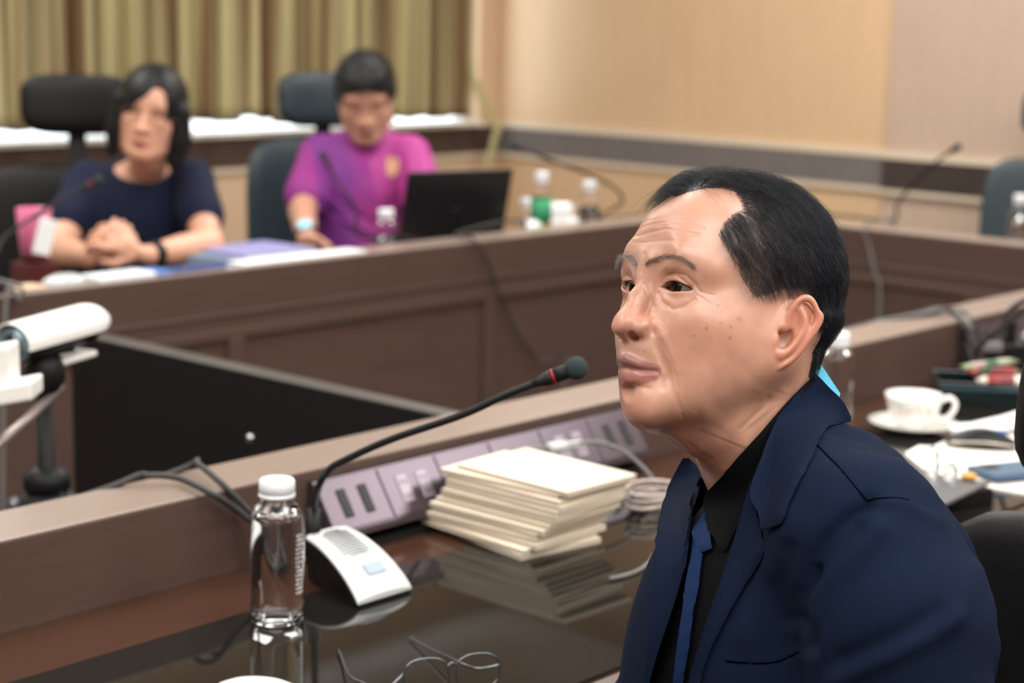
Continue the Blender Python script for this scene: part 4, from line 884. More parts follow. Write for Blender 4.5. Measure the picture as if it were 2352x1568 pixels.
# ------------------------------------------------------------------ booklets
cream = mat('cream_paper', srgb(228, 217, 198), .6, noise=.03, nscale=40); pages = mat('page_edges', srgb(188, 175, 155), .8, noise=.15, nscale=300, stretch=(1, 1, 14))
fx = [0, -.004, .002, .001, .006, .004, .010, .013, .012, .015, .016, .018, .020, .026]; fy = [0, .004, -.002, .004, .001, -.004, -.008, -.012, -.014, -.016, -.017, -.015, -.004, -.022]
rz = [-9, -4, -1, 1.5, -2, 1, .5, 0, 1, -.5, .7, 0, 3.0, -1.5]; nb = len(fx); hb = .0063; z = TOPZ+.0042
pos = ['lowest, lying on the black glass', 'second from the bottom', 'third from the bottom', 'fourth from the bottom', 'fifth from the bottom', 'sixth from the bottom', 'seventh from the bottom', 'seventh from the top', 'sixth from the top', 'fifth from the top', 'fourth from the top', 'third from the top', 'second from the top, jutting out to the left', 'topmost']
for i in range(nb):
    cx, cy = 1.712+.080+fx[i]*1.3, 1.473+.0905+fy[i]*1.2
    t = thing('booklet', 'cream booklet in the stack, '+pos[i], 'booklet', (cx, cy, z), math.radians(rz[i]), group='cream booklets in the stack')
    bm = bmesh.new(); bx(bm, 0, 0, hb/2, .1385, .1985, hb-.0016); bm_obj('pages', bm, pages, t)
    bm = bmesh.new(); bx(bm, 0, 0, .0004, .1400, .2000, .0008, bev=.0003); bx(bm, 0, 0, hb-.0004, .1400, .2000, .0008, bev=.0003); bm_obj('cover', bm, cream, t); z += hb

# ------------------------------------------------------------------ microphones
blk = mat('black_plastic', (.007, .007, .008), .4, spec=.35, noise=.1); rub = mat('black_rubber', (.010, .011, .012), .55, spec=.35); red = mat('red_ring', srgb(170, 30, 36), .4); foam = mat('grey_foam', srgb(52, 64, 68), .95, bump=.9, bscale=900); offw = mat('mic_white', srgb(214, 217, 216), .35)
def gooseneck(t, pts, r=.0040, hr=.0125, hl=.045):
    o = np.array(t.location); P = cr(pts, 8)-o; bm = bmesh.new(); tube(bm, P, r, 10); bm_obj('gooseneck', bm, rub, t, smooth=True)
    d = P[-1]-P[-3]; d /= np.linalg.norm(d); e = P[-1]
    bm = bmesh.new(); tube(bm, [e-d*.004, e+d*.004, e+d*.012, e+d*.018], [r, r*1.25, r*1.9, r*2.0], 14); h = bm_obj('microphone_head', bm, rub, t, smooth=True)
    bm = bmesh.new(); tube(bm, [e+d*.018, e+d*.0205], [r*2.08, r*2.08], 14); bm_obj('red_ring', bm, red, h, smooth=True, label='red ring')
    bm = bmesh.new(); tube(bm, [e+d*.0205, e+d*.030, e+d*.036], [r*2.0, r*2.0, r*1.9], 14); bm_obj('microphone_collar', bm, rub, h, smooth=True)
    bm = bmesh.new(); c = e+d*(.036+hr*.75); bmesh.ops.create_uvsphere(bm, u_segments=24, v_segments=16, radius=hr)
    for v in bm.verts: v.co = v.co+Vector(c)
    bm_obj('foam_windscreen', bm, foam, t, smooth=True); return P
# base: a wedge with a bulging white speaker plate
QL = [atz(822, 1383, .762), atz(945, 1342, .764), atz(703, 1237, .806), atz(800, 1203, .812)]      # plate corners: front left, front right, back left, back right
mo = sum(QL)/4; mo[2] = TOPZ+.0042; mw = QL[1]-QL[0]; mw[2] = 0; mw /= np.linalg.norm(mw); hw = .5
mic = thing('conference_microphone', 'white-topped conference microphone with long black gooseneck reaching towards the man in the suit', 'microphone', mo)
prof = [(0, .008), (.12, .020), (.32, .034), (.55, .045), (.78, .052), (1.0, .055)]; prof = [(v-.5, z) for v, z in prof]
def mp_(u, v, z):
    v = v+.5; q = (QL[0]*(1-v)+QL[2]*v)*(.5-u)+(QL[1]*(1-v)+QL[3]*v)*(.5+u); return (q[0]-mo[0], q[1]-mo[1], z)
V = []; Fs = []; sec = [(-1, 0), (-.92, .0), (-.3, .003), (.3, .003), (.92, 0), (1, 0)]
pf = cr([np.array([y, z, 0]) for y, z in prof], 4)
for y, z, _ in pf:
    for u, dz in ((-1, -.001), (-.9, .001), (-.4, .0028), (0, .0034), (.4, .0028), (.9, .001), (1, -.001)): V.append(mp_(u*hw, y, z+dz))
    for u in (1, -1): V.append(mp_(u*hw, y, z-.004))
for i in range(len(pf)-1):
    for q in range(9): Fs.append((i*9+q, i*9+(q+1) % 9, i*9+9+(q+1) % 9, i*9+9+q))
Fs += [tuple(range(9))[::-1], tuple(range(len(V)-9, len(V)))]; mesh_obj('speaker_plate', V, Fs, offw, mic, smooth=True, label='white speaker plate').modifiers.new('e', 'EDGE_SPLIT').split_angle = math.radians(40)
V = []; Fs = []
for y, z, _ in pf:
    w_ = hw
    for u, zz in ((-1.03, z-.0035), (1.03, z-.0035), (.92, 0), (-.92, 0)): V.append(mp_(u*w_, y, max(zz, 0)))
for i in range(len(pf)-1):
    for q in range(4): Fs.append((i*4+q, i*4+(q+1) % 4, i*4+4+(q+1) % 4, i*4+4+q))
Fs += [(3, 2, 1, 0), tuple(len(V)-4+q for q in range(4))]; mesh_obj('microphone_base', V, Fs, blk, mic, smooth=False)
zat = lambda y: float(np.interp(y, pf[:, 0], pf[:, 1])); sl = lambda y: (zat(y+.03)-zat(y-.03))/.06
def mM(u, v, lift):
    a_ = np.array(mp_(u+.1, v, 0))-np.array(mp_(u-.1, v, 0)); b_ = np.array(mp_(u, v+.1, zat(v+.03)*1.0))-np.array(mp_(u, v-.1, zat(v-.03))); b_[2] = sl(v)*.2
    return quadM(mp_(u, v, zat(v)+lift), tuple(a_/np.linalg.norm(a_)), tuple(b_/np.linalg.norm(b_)))
bm = bmesh.new()
for j in range(13):
    for i in range(-5, 6):
        if (j in (0, 12) and abs(i) > 3): continue
        bx(bm, 0, 0, 0, .0024, .0020, .0008, M=mM(i*.052, -.06+j*.040, .0046-abs(i)*.0003))
bm_obj('speaker_holes', bm, mat('hole_grey', srgb(92, 96, 98), .6), mic)
bm = bmesh.new(); bx(bm, 0, 0, 0, .030, .018, .002, M=mM(.06, -.27, .0044), bev=.0008); bm_obj('talk_button', bm, mat('button_blue_grey', srgb(170, 186, 210), .3), mic, label='pale blue talk button')
bm = bmesh.new(); bx(bm, 0, 0, 0, .003, .0014, .0006, M=mM(.06, -.14, .0048)); bm_obj('plate_marking', bm, mat('hole_grey', (0, 0, 0)), mic); bm = bmesh.new(); bx(bm, 0, 0, 0, .003, .0012, .0006, M=mM(-.24, -.20, .0044)); bm_obj('plate_marking', bm, mat('hole_grey', (0, 0, 0)), mic)
nf = np.array([QL[2][0]+.012, QL[2][1]+.014, .815]); nf = atd(717, 1240, proj(nf)[2]); nf2 = atd(722, 1170, proj(nf)[2]-.01)
bm = bmesh.new(); tube(bm, [np.array([nf[0], nf[1], TOPZ+.03])-mo, nf-mo, nf2-mo], [.0115, .0105, .0085], 14); bm_obj('neck_socket', bm, blk, mic, smooth=True)
gooseneck(mic, [nf2, atd(733, 1115, 2.08), atd(756, 1078, 2.06), atd(795, 1055, 2.04), atd(900, 1008, 2.00), atd(1060, 953, 1.96), atd(1165, 905, 1.94), atd(1232, 879, 1.935)], .0041, .0124)
def far_mic(label, base, pts, hr=.012):
    b = np.array(base); t = thing('gooseneck_microphone', label, 'microphone', b, group='gooseneck microphones across the room'); bm = bmesh.new(); bx(bm, 0, 0, .018, .10, .13, .036, bev=.008); bm_obj('microphone_base', bm, blk, t); bm = bmesh.new(); bx(bm, 0, -.005, .038, .08, .10, .006, bev=.002); bm_obj('speaker_plate', bm, offw, t)
    p0 = np.array(pts[0]); bm = bmesh.new(); tube(bm, [np.array([0, .03, .036]), np.array([0, .03, .05])], [.010, .008], 10); bm_obj('neck_socket', bm, blk, t, smooth=True); gooseneck(t, [b+[0, .03, .045], b+[0, .03, .08]]+list(pts), .0042, hr); return t
far_mic('slim gooseneck microphone bent to the left in front of the empty place by the corner', (4.36, 3.45, TOPZ), [atd(1428, 465, 5.35), atd(1410, 430, 5.3), atd(1330, 392, 5.2), atd(1250, 362, 5.1), atd(1205, 345, 5.05)])
far_mic('gooseneck microphone in front of the far right chair, tip up to the right', (4.98, 3.05, TOPZ), [atd(2046, 505, 5.75), atd(2060, 470, 5.72), atd(2100, 420, 5.65), atd(2150, 372, 5.55), atd(2178, 352, 5.5)])
far_mic('gooseneck microphone beside the pink cup, pointing at the woman in navy', (2.25, 3.50, TOPZ), [atd(0, 560, 4.15), atd(30, 530, 4.2), atd(100, 482, 4.25), atd(160, 448, 4.3), atd(190, 432, 4.32)])
far_mic('gooseneck microphone in front of the man in magenta, tip at his chest', (3.52, 3.44, TOPZ), [atd(828, 540, 4.95), atd(820, 490, 4.95), atd(800, 450, 4.95), atd(775, 415, 4.98), atd(758, 385, 5.0)])

# ------------------------------------------------------------------ cables
grey_c = mat('grey_cable', srgb(120, 118, 116), .45); blk_c = mat('dark_cable', srgb(52, 52, 52), .5); silver = mat('silver_cable', srgb(178, 166, 158), .35, metal=.3)
def cable(label, P, r, m, extra=None, cat='cable', **k):
    P = np.array(P, float); c = P.mean(0); c[2] = P[:, 2].min(); t = thing('cable', label, cat, c); bm = bmesh.new(); tube(bm, cr(P, 10)-c, r, 10); bm_obj('cord', bm, m, t, smooth=True); return t, c
L_ = lambda x, y, dz=.004: atz(x, y, LEDZ+dz)
cable('dark grey cable over the ledge left of the foreground bottle, longer of the pair', [(1.10, 1.86, .60), (1.18, 1.85, .80), L_(285, 1106, .006), L_(345, 1092, .014), L_(410, 1098, .010), L_(480, 1130, .006), atY(540, 1168, 1.690), atY(590, 1210, 1.680), atY(618, 1250, 1.675), (1.44, 1.672, TOPZ+.008), (1.545, 1.690, TOPZ+.006)], .0042, blk_c)
cable('dark grey cable over the ledge, shorter one just left of the foreground bottle', [(1.36, 1.86, .55), (1.35, 1.85, .80), L_(437, 1068, .010), L_(455, 1066, .016), L_(500, 1102, .010), atY(560, 1160, 1.695), atY(600, 1205, 1.682), atY(626, 1240, 1.675), (1.46, 1.660, TOPZ+.008), (1.545, 1.680, TOPZ+.006)], .0040, blk_c)
t, c = cable('grey charging cable with white connector running from the socket strip to the suit', [atY(1180, 1032, 1.655), atY(1215, 1030, 1.64), atY(1262, 1028, 1.63), atY(1330, 1018, 1.62), atY(1375, 1016, 1.60), atY(1425, 1032, 1.58), atY(1465, 1062, 1.56), atY(1498, 1098, 1.54), atY(1520, 1140, 1.53), (1.985, 1.520, TOPZ+.03), (1.99, 1.50, TOPZ+.012)], .0030, grey_c)
for i, (x0, x1, m_, rr) in enumerate(((1262, 1300, offw, .0080), (1300, 1332, offw, .0060))):
    bm = bmesh.new(); tube(bm, [atY(x0, 1028-(x0-1262)*.12, 1.628)-c, atY(x1, 1028-(x1-1262)*.12, 1.622)-c], rr, 12); bm_obj('connector', bm, m_, t, smooth=True, label='white connector')
cc0 = atz(1500, 1160, TOPZ+.010); P = []
for k in range(61):
    a = k/60*2*math.pi*3.4; P.append(cc0+np.array([.045*math.cos(a)*(1+.08*math.sin(a*.37)), .030*math.sin(a)*(1+.1*math.cos(a*.53)), .003+.024*k/60+.002*math.sin(a*1.3)]))
bm = bmesh.new(); tube(bm, np.array(P)-cc0, .0032, 8); o = bm_obj('cable_coil', bm, silver, smooth=True, label='coiled grey cable on the table between the booklets and the suit', cat='cable'); o.location = tuple(cc0)
cable('silver-grey cable lying on the glass in front of the booklets, by the suit', [atz(*q, TOPZ+.0075) for q in ((1400, 1328), (1430, 1322), (1465, 1310), (1492, 1290), (1505, 1272), (1540, 1262))], .0022, grey_c)
# ------------------------------------------------------------------ display screen standing between the tables
t = thing('display_screen', 'large black display screen standing on edge between the tables, seen from behind', 'screen', (1.99, 2.29, 0)); o = np.array([1.99, 2.29, 0])
dblk = mat('display_black', (.012, .013, .014), .28, spec=.6); edge = mat('display_edge', srgb(120, 120, 118), .3, metal=.7)
B = lambda nm, lo, hi, m, bev=.003, par=t: box_obj(nm, np.array(lo)-o, np.array(hi)-o, m, par, bev)
B('back_panel', (1.965, 1.865, .30), (1.998, 2.802, .836), dblk, .006); B('bezel', (1.960, 1.860, .295), (1.964, 2.807, .840), dblk, .001); B('top_edge', (1.962, 1.860, .8361), (2.000, 2.807, .842), edge, .001)
B('rear_housing', (1.990, 2.00, .36), (2.022, 2.56, .66), dblk, .010)
B('stand_column', (1.995, 2.25, .02), (2.03, 2.33, .40), dblk); B('stand_foot', (1.80, 2.00, 0), (2.20, 2.58, .022), dblk)
for y, z in ((2.46, .62), (2.12, .70), (2.30, .73)): bm = bmesh.new(); bmesh.ops.create_uvsphere(bm, u_segments=12, v_segments=8, radius=.008); bm_obj('glint_knob', bm, mat('chrome', (.8, .8, .8), .12, metal=1), t, smooth=True, loc=(1.960-o[0], y-o[1], z), label='chrome knob standing in for a reflected bright spot')  # chrome knobs stand in for bright reflections on the panel

# ------------------------------------------------------------------ tripod with a white camera
tp = np.array([1.50, 2.215, 0]); t = thing('tripod', 'black camera tripod standing between the tables at the left edge', 'tripod', tp)
tb_ = mat('tripod_black', (.008, .008, .009), .5, spec=.3); tm = mat('tripod_metal', srgb(110, 112, 118), .3, metal=.6)
def tb(nm, P, r, m=tb_, par=t, n=1, seg=14, **k):
    bm = bmesh.new(); tube(bm, np.array(P, float), r, seg); return bm_obj(nm, bm, m, par, smooth=True, **k)
tb('centre_column', [(0, 0, .45), (0, 0, .90)], .013); tb('collar', [(0, 0, .735), (0, 0, .745), (0, 0, .765), (0, 0, .775)], [.020, .034, .034, .020])
tb('shoulder', [(0, 0, .660), (0, 0, .690), (0, 0, .725), (0, 0, .740)], [.030, .048, .050, .034], label='moulded shoulder with a pale printed mark')
for k in range(3):
    a = math.radians(35+120*k); d = np.array([math.cos(a), math.sin(a)]); lg = tb('leg', [(d[0]*.045, d[1]*.045, .715), (d[0]*.16, d[1]*.16, .38), (d[0]*.29, d[1]*.29, .012)], [.016, .0125, .010])
    tb('rubber_foot', [(d[0]*.285, d[1]*.285, .03), (d[0]*.295, d[1]*.295, .002)], [.013, .014], rub, lg)
    tb('joint', [(d[0]*.045-.012*d[1], d[1]*.045+.012*d[0], .722), (d[0]*.045+.012*d[1], d[1]*.045-.012*d[0], .722)], .012, tm, lg)
hd = tb('pan_head', [(0, 0, .89), (0, 0, .905), (0, 0, .93), (0, 0, .945)], [.020, .030, .028, .018]); bm = bmesh.new(); bx(bm, 0, 0, .952, .075, .050, .014, bev=.003); bm_obj('quick_release_plate', bm, tb_, t)
hp = [np.array(atd(140, 890, 2.68))-tp, np.array(atd(60, 965, 2.55))-tp, np.array(atd(-40, 1050, 2.42))-tp]; tb('pan_handle', hp, [.007, .007, .008], mat('handle_grey', srgb(150, 138, 136), .35, metal=.5))
bm = bmesh.new(); M = quadM(tuple(np.array(atd(128, 1130, 2.66))-tp), tuple(CR), tuple(CU)); bx(bm, -.008, 0, 0, .005, .030, .002, M=M); bx(bm, .007, -.004, 0, .005, .026, .002, M=M); bx(bm, 0, .008, 0, .014, .004, .002, M=M); bm_obj('printed_mark', bm, mat('print_grey', srgb(190, 190, 195), .5), t, label='pale printed mark')
# camera on top: white hood over a dark body
cp = atd(130, 775, 2.60); cm = thing('camera', 'white bullet-shaped camera with a hood, mounted on the black tripod', 'camera', (tp[0], tp[1], .960)); co = np.array([tp[0], tp[1], .960])
e0 = atd(25, 790, 2.58); e1 = atd(225, 735, 2.74); ax = (e1-e0); Lc = np.linalg.norm(ax); ax /= Lc; az = np.array([0, 0, 1.])-ax*ax[2]; az /= np.linalg.norm(az); ay = np.cross(az, ax)
cwh = mat('camera_white', srgb(244, 243, 238), .35); V = []; Fs = []; c0 = e0-co; K = 18
for i in range(K):
    s_ = i/(K-1); w_ = .036*(1-.62*max(0, s_-.72)**2/.0784*.9) if s_ > .72 else .036; hh = .030*(1 if s_ < .8 else 1-((s_-.8)/.2)**2*.55)
    for th, q in ((1, 0), (.93, 1)):
        for a in np.linspace(-.25, math.pi+.25, 13): V.append(c0+ax*(s_*(Lc+.01))+ay*(math.cos(a)*w_*th)+az*(math.sin(a)*hh*th+.0))
for i in range(K-1):
    for j in range(12):
        a = i*26+j; Fs += [(a, a+1, a+27, a+26), (a+13, a+39, a+40, a+14)]
    for j in (0, 12): a = i*26+j; Fs.append((a, a+13, a+39, a+26))
for i in (0, K-1):
    for j in range(12): a = i*26+j; Fs.append((a, a+13, a+14, a+1))
mesh_obj('hood', V, Fs, cwh, cm, smooth=True, label='white sun hood').modifiers.new('e', 'EDGE_SPLIT').split_angle = math.radians(45)
tb('camera_body', [c0+ax*.012-az*.004, c0+ax*(Lc*.85)-az*.002], .027, blk, cm, seg=24); tb('lens_ring', [c0+ax*.004-az*.004, c0+ax*.0115-az*.004], [.0255, .0265], mat('lens_blue_grey', srgb(110, 132, 140), .2, metal=.3), cm, seg=24); tb('lens', [c0+ax*.002-az*.004, c0+ax*.0035-az*.004], .018, mat('lens_glass', (.01, .014, .02), .05, spec=1), cm, seg=24)
tb('end_cap', [c0+ax*(Lc*.85)-az*.002, c0+ax*(Lc*.97)-az*.001], [.027, .020], blk, cm, seg=24)
bm = bmesh.new(); M = quadM(tuple(c0+ax*(Lc*.55)-az*.043), tuple(ax), tuple(ay)); bx(bm, 0, 0, 0, Lc*.62, .040, .010, M=M, bev=.004); bm_obj('mounting_shoe', bm, cwh, cm)
tb('mounting_stem', [c0+ax*(Lc*.5)-az*.048, (0, 0, .004)], [.010, .012], blk, cm)
# white box at the edge
wp = atd(20, 930, 2.45); wb = thing('white_bracket', 'white L-shaped plastic bracket at the left edge, in front of the tripod', 'bracket', wp)
def obx(nm, c, s, m, par, bev=.004):
    bm = bmesh.new(); M = quadM(tuple(np.array(c)), tuple(CR*.985+np.array([0, 0, .17])), tuple(_zz)); bx(bm, 0, 0, 0, *s, M=M, bev=bev); return bm_obj(nm, bm, m, par)
obx('upright', atd(-5, 842, 2.45)-wp, (.048, .058, .05), cwh, wb); obx('foot_plate', atd(25, 898, 2.45)-wp, (.074, .026, .06), cwh, wb)
bm = bmesh.new(); tube(bm, [np.array([-.03, .02, .0]), np.array([-.03, .02, -wp[2]+.01])], .011, 12); bm_obj('support_pole', bm, tb_, wb, smooth=True); bm = bmesh.new(); lathe(bm, [(0, 0), (.12, 0), (.12, .010), (.02, .02), (0, .02)], 28, c=(-.03, .02, -wp[2])); bm_obj('pole_base', bm, tb_, wb, smooth=True)

# ------------------------------------------------------------------ things on the foreground table, right of the suit
G = TOPZ+.0042
por = mat('porcelain', srgb(244, 243, 238), .12, coat=.4)
cpz = np.array([2.752, 1.500, G]); t = thing('saucer', 'white saucer under the floral tea cup', 'saucer', cpz); lathe_obj('dish', [(0, .003), (.028, .003), (.032, 0), (.036, .002), (.060, .010), (.074, .016), (.075, .018), (.060, .0135), (.034, .006), (0, .006)], por, t, 48)
t = thing('tea_cup', 'white porcelain tea cup with pale pink flowers, on its saucer behind the suit', 'cup', cpz+np.array([0, 0, .0062])); 
lathe_obj('bowl', [(0, .002), (.022, 0), (.024, .003), (.022, .006), (.034, .014), (.043, .030), (.047, .048), (.0495, .058), (.0480, .058), (.0455, .048), (.0415, .031), (.032, .016), (0, .010)], por, t, 48)
hdir = np.array([CR[0], CR[1], 0]); hdir /= np.linalg.norm(hdir); tube_obj('handle', [hdir*.044+_zz*.046, hdir*.060+_zz*.053, hdir*.071+_zz*.043, hdir*.066+_zz*.026, hdir*.052+_zz*.015, hdir*.038+_zz*.017], .0048, por, t, 10)
bm = bmesh.new(); rg = np.random.default_rng(2)
for k in range(26):
    a = math.atan2(-cpz[1], -cpz[0])+rg.uniform(-1.1, .8); z = rg.uniform(.020, .044); rr = np.interp(z, [.014, .030, .048], [.0345, .0435, .0475])+.0004
    M = quadM((rr*math.cos(a), rr*math.sin(a), z), (-math.sin(a), math.cos(a), 0), (0, 0, 1)); bx(bm, 0, 0, 0, rg.uniform(.002, .006), rg.uniform(.002, .005), .0004, M=M, mi=int(k % 3 == 0))
bm_obj('flower_print', bm, [mat('petal_pink', srgb(226, 170, 172), .3), mat('leaf_pale', srgb(176, 190, 150), .3)], t, label='pale pink flowers')
# snack tray
tdir = np.array([CR[0], CR[1], 0]); tdir /= np.linalg.norm(tdir); tang = math.atan2(tdir[1], tdir[0])
ty0 = atz(2166, 928, G); tr = thing('snack_tray', 'black glossy tray holding wrapped sweets by the tall chair', 'tray', ty0+tdir*.10+np.array([-tdir[1], tdir[0], 0])*.055, tang-.10); tg = mat('tray_black_green', (.010, .018, .019), .15, coat=.3)
bm = bmesh.new(); bx(bm, 0, 0, .004, .205, .120, .008, bev=.002); bm_obj('tray_bottom', bm, tg, tr)
for nm, c, s_ in (('tray_side', (0, -.058, .022), (.205, .005, .036)), ('tray_side', (0, .058, .022), (.205, .005, .036)), ('tray_side', (-.100, 0, .022), (.005, .113, .036)), ('tray_side', (.100, 0, .022), (.005, .113, .036))):
    bm = bmesh.new(); bx(bm, *c, *s_, bev=.0015); bm_obj(nm, bm, tg, tr)
bm = bmesh.new(); bx(bm, 0, -.0612, .030, .205, .0015, .006); bm_obj('rim_strip', bm, mat('teal_rim', srgb(62, 88, 96), .25), tr)
T0 = np.array(tr.location); ny = np.array([-tdir[1], tdir[0], 0])
def packet(label, c, s_, cols, rz, tilt=0):
    t = thing('sweet_packet', label, 'packet', c, rz, group='wrapped sweets in the tray'); t.rotation_euler = (0, tilt, rz); bm = bmesh.new(); n = 14
    for i in range(n):
        u = i/(n-1)*2-1; w_ = (1-abs(u)**6); r_ = [bm.verts.new((u*s_[0]/2, v*s_[1]/2*(1 if w_ > .2 else 1.12), max(.0006, s_[2]/2*w_*(1-v*v))*q+s_[2]/2)) for v, q in ((-1, 1), (-.5, 1), (0, 1), (.5, 1), (1, 1), (.5, -1), (0, -1), (-.5, -1))]
        if i:
            for j in range(8): f = bm.faces.new((pr[j], pr[(j+1) % 8], r_[(j+1) % 8], r_[j])); f.smooth = True; f.material_index = int((i//3) % len(cols))
        else: bm.faces.new(r_[::-1])
        pr = r_
    bm.faces.new(pr); bm_obj('wrapper', bm, [mat('wrap_%d_%d_%d' % c_, srgb(*c_), .3, coat=.3) for c_ in cols], t)
packet('green and pale pink wrapped snack lying across the top of the black tray', T0+tdir*-.005+ny*.0+_zz*.060, (.112, .032, .014), [(120, 140, 96), (170, 140, 130), (50, 100, 72), (160, 166, 136)], tang+.25, -.1)
packet('white and red wrapped snack at the front of the black tray', T0+tdir*.020-ny*.030+_zz*.030, (.110, .035, .022), [(236, 228, 214), (150, 30, 30), (120, 20, 24)], tang-.05)
packet('red-edged snack behind the green one in the black tray', T0+tdir*.015+ny*.030+_zz*.034, (.100, .035, .022), [(180, 40, 44), (90, 120, 80), (160, 50, 40)], tang+.1)
# papers, mouse, phone, folder, sweets
pw = mat('white_paper', srgb(246, 247, 248), .5); pc = mat('warm_white_paper', srgb(250, 246, 236), .5)
def sheet(nm, label, cat, pts, z, th, m, curl=0, **k):
    c = np.mean([atz(*p, z) for p in pts], 0); P = [atz(*p, z)-c for p in pts]; bm = bmesh.new(); lo = [bm.verts.new((p[0], p[1], 0)) for p in P]; f = bm.faces.new(lo); r = bmesh.ops.extrude_face_region(bm, geom=[f]); 
    for v in r['geom']:
        if isinstance(v, bmesh.types.BMVert): v.co.z += th
    o = bm_obj(nm, bm, m, label=label, cat=cat, **k); o.location = tuple(c); return o
sheet('booklet', 'open white booklet under the computer mouse, behind the suit and beside the tall chair', 'booklet', [(2078, 1046), (2110, 1028), (2142, 1030), (2186, 1010), (2420, 990), (2470, 1060), (2420, 1150), (2262, 1122), (2150, 1105)], G, .004, pc)
sheet('paper_sheet', 'thick white folded sheet leaning up behind the computer mouse', 'paper', [(2178, 980), (2183, 993), (2210, 1000), (2420, 975), (2420, 925), (2300, 962), (2230, 978)], G+.012, .006, pw)
bk = sheet('document_tray', 'flat dark grey folder under the clear plastic wrappers, beside the shoulder of the suit', 'folder', [(2060, 1088), (2275, 1112), (2172, 1162), (2040, 1200), (2020, 1140)], G+.024, .004, mat('folder_grey', srgb(84, 88, 92), .35)); 
bm = bmesh.new(); c = atz(2150, 1130, G+.012); bx(bm, 0, 0, -.010, .13, .10, .022, bev=.002); ob = bm_obj('black_box', bm, blk, label='low black box under the grey folder', cat='box'); ob.location = (c[0], c[1], G+.0215); ob.rotation_euler = (0, 0, -.35)
mz = atz(2252, 1025, G+.004); ms = thing('computer_mouse', 'black computer mouse with a silver edge on the white booklet', 'mouse', (mz[0], mz[1], G+.004), tang-.18)
V = []; Fs = []
def mprof(s_): return .006+.024*math.sin(max(0, min(1, s_))*math.pi*.86+.25)
bm = bmesh.new(); pr = None
for i in range(15):
    s_ = i/14; x = -.055+s_*.11; wv = .027*(1-.35*abs(2*s_-1)**3); r_ = [bm.verts.new((x, math.cos(a)*wv, .002+math.sin(a)*mprof(1-s_)*1.0)) for a in np.linspace(0, math.pi, 9)]+[bm.verts.new((x, -wv*.5, .001)), bm.verts.new((x, wv*.5, .001))]
    if pr:
        for j in range(11): bm.faces.new((pr[j], pr[(j+1) % 11], r_[(j+1) % 11], r_[j])).smooth = True
    else: bm.faces.new(r_[::-1])
    pr = r_
bm.faces.new(pr); bm_obj('shell', bm, blk, ms)
bm = bmesh.new()
for sg in (-1, 1): tube(bm, [(-.054+i/14*.108, sg*.0275*(1-.35*abs(2*i/14-1)**3), .004+mprof(1-i/14)*.30) for i in range(15)], .0022, 8)
bm_obj('silver_edge', bm, mat('silver', srgb(190, 182, 170), .25, metal=.8), ms, smooth=True, label='silver edge'); bm = bmesh.new(); bx(bm, .030, 0, .026, .022, .009, .006, bev=.002); bm_obj('scroll_wheel', bm, mat('wheel_blue', srgb(60, 110, 170), .2), ms, label='blue-lit scroll wheel')
ph = thing('phone', 'dark blue phone lying on the white booklet beside the tall chair', 'phone', atz(2345, 1088, G+.006), tang+.42); bm = bmesh.new(); bx(bm, 0, 0, .0065, .155, .074, .008, bev=.003, seg=3); bm_obj('phone_case', bm, mat('blue_case', srgb(58, 84, 112), .5), ph); bm = bmesh.new(); bx(bm, 0, 0, .0110, .144, .066, .001, bev=.0004); bm_obj('phone_back', bm, mat('blue_back', srgb(74, 102, 124), .35), ph); bm = bmesh.new(); bx(bm, -.050, .016, .0122, .026, .026, .0012, bev=.0005); bm_obj('camera_bump', bm, blk, ph)
cpl = mat('clear_wrapper', (.95, .97, .97), .08, trans=.9, ior=1.2)
def wrapper(label, c, s_, sd):
    rg = np.random.default_rng(sd); bm = bmesh.new(); bmesh.ops.create_icosphere(bm, subdivisions=3, radius=1)
    for v in bm.verts: n = rg.normal(0, .06, 3); v.co = Vector(((v.co.x+n[0])*s_[0], (v.co.y+n[1])*s_[1], max(-.9, v.co.z+n[2])*s_[2]+s_[2]*.9))
    o = bm_obj('plastic_wrapper', bm, cpl, smooth=False, label=label, cat='wrapper', group='clear wrappers on the grey folder'); o.location = tuple(c)
zf = G+.0285
wrapper('crumpled clear plastic wrapper standing on the grey folder, nearest the shoulder', atz(2140, 1098, zf), (.012, .011, .026), 1); wrapper('smaller crumpled clear wrapper beside the orange sweet on the grey folder', atz(2182, 1102, zf), (.012, .010, .014), 2)
lathe_o = lathe_obj('orange_sweet', [(0, 0), (.010, .001), (.0125, .005), (.010, .009), (0, .010)], mat('orange_candy', srgb(226, 160, 70), .25, coat=.4), None, 24, label='small round orange sweet on the grey folder', cat='sweet'); lathe_o.location = tuple(atz(2225, 1100, zf))
# adapter and cables near the tall chair
ad = thing('desk_phone_dock', 'black dock with a white rounded lid, behind the snack tray and the tall chair', 'dock', atz(2330, 850, G), tang-.05)
bm = bmesh.new(); bx(bm, 0, .02, .030, .16, .10, .060, bev=.006); bm_obj('dock_body', bm, blk, ad); bm = bmesh.new(); bx(bm, -.055, -.030, .052, .040, .020, .018, bev=.002); bm_obj('grey_clip', bm, mat('clip_grey', srgb(120, 118, 120), .4), ad)
bm = bmesh.new(); bx(bm, -.018, -.015, .080, .024, .026, .050, bev=.004); bm_obj('plug', bm, blk, ad); bm = bmesh.new(); lathe(bm, [(0, 0), (.050, 0), (.052, .008), (.042, .022), (0, .028)], 28, c=(.060, -.01, .062)); bm_obj('white_lid', bm, offw, ad, smooth=True)
cable('black lead rising from the plug behind the snack tray', [atd(2305, 775, 3.22), atd(2306, 745, 3.20), atd(2318, 715, 3.18), atd(2345, 695, 3.16), atd(2380, 690, 3.14), (3.28, 1.66, .80), (3.30, 1.62, TOPZ+.006)], .0045, blk_c)
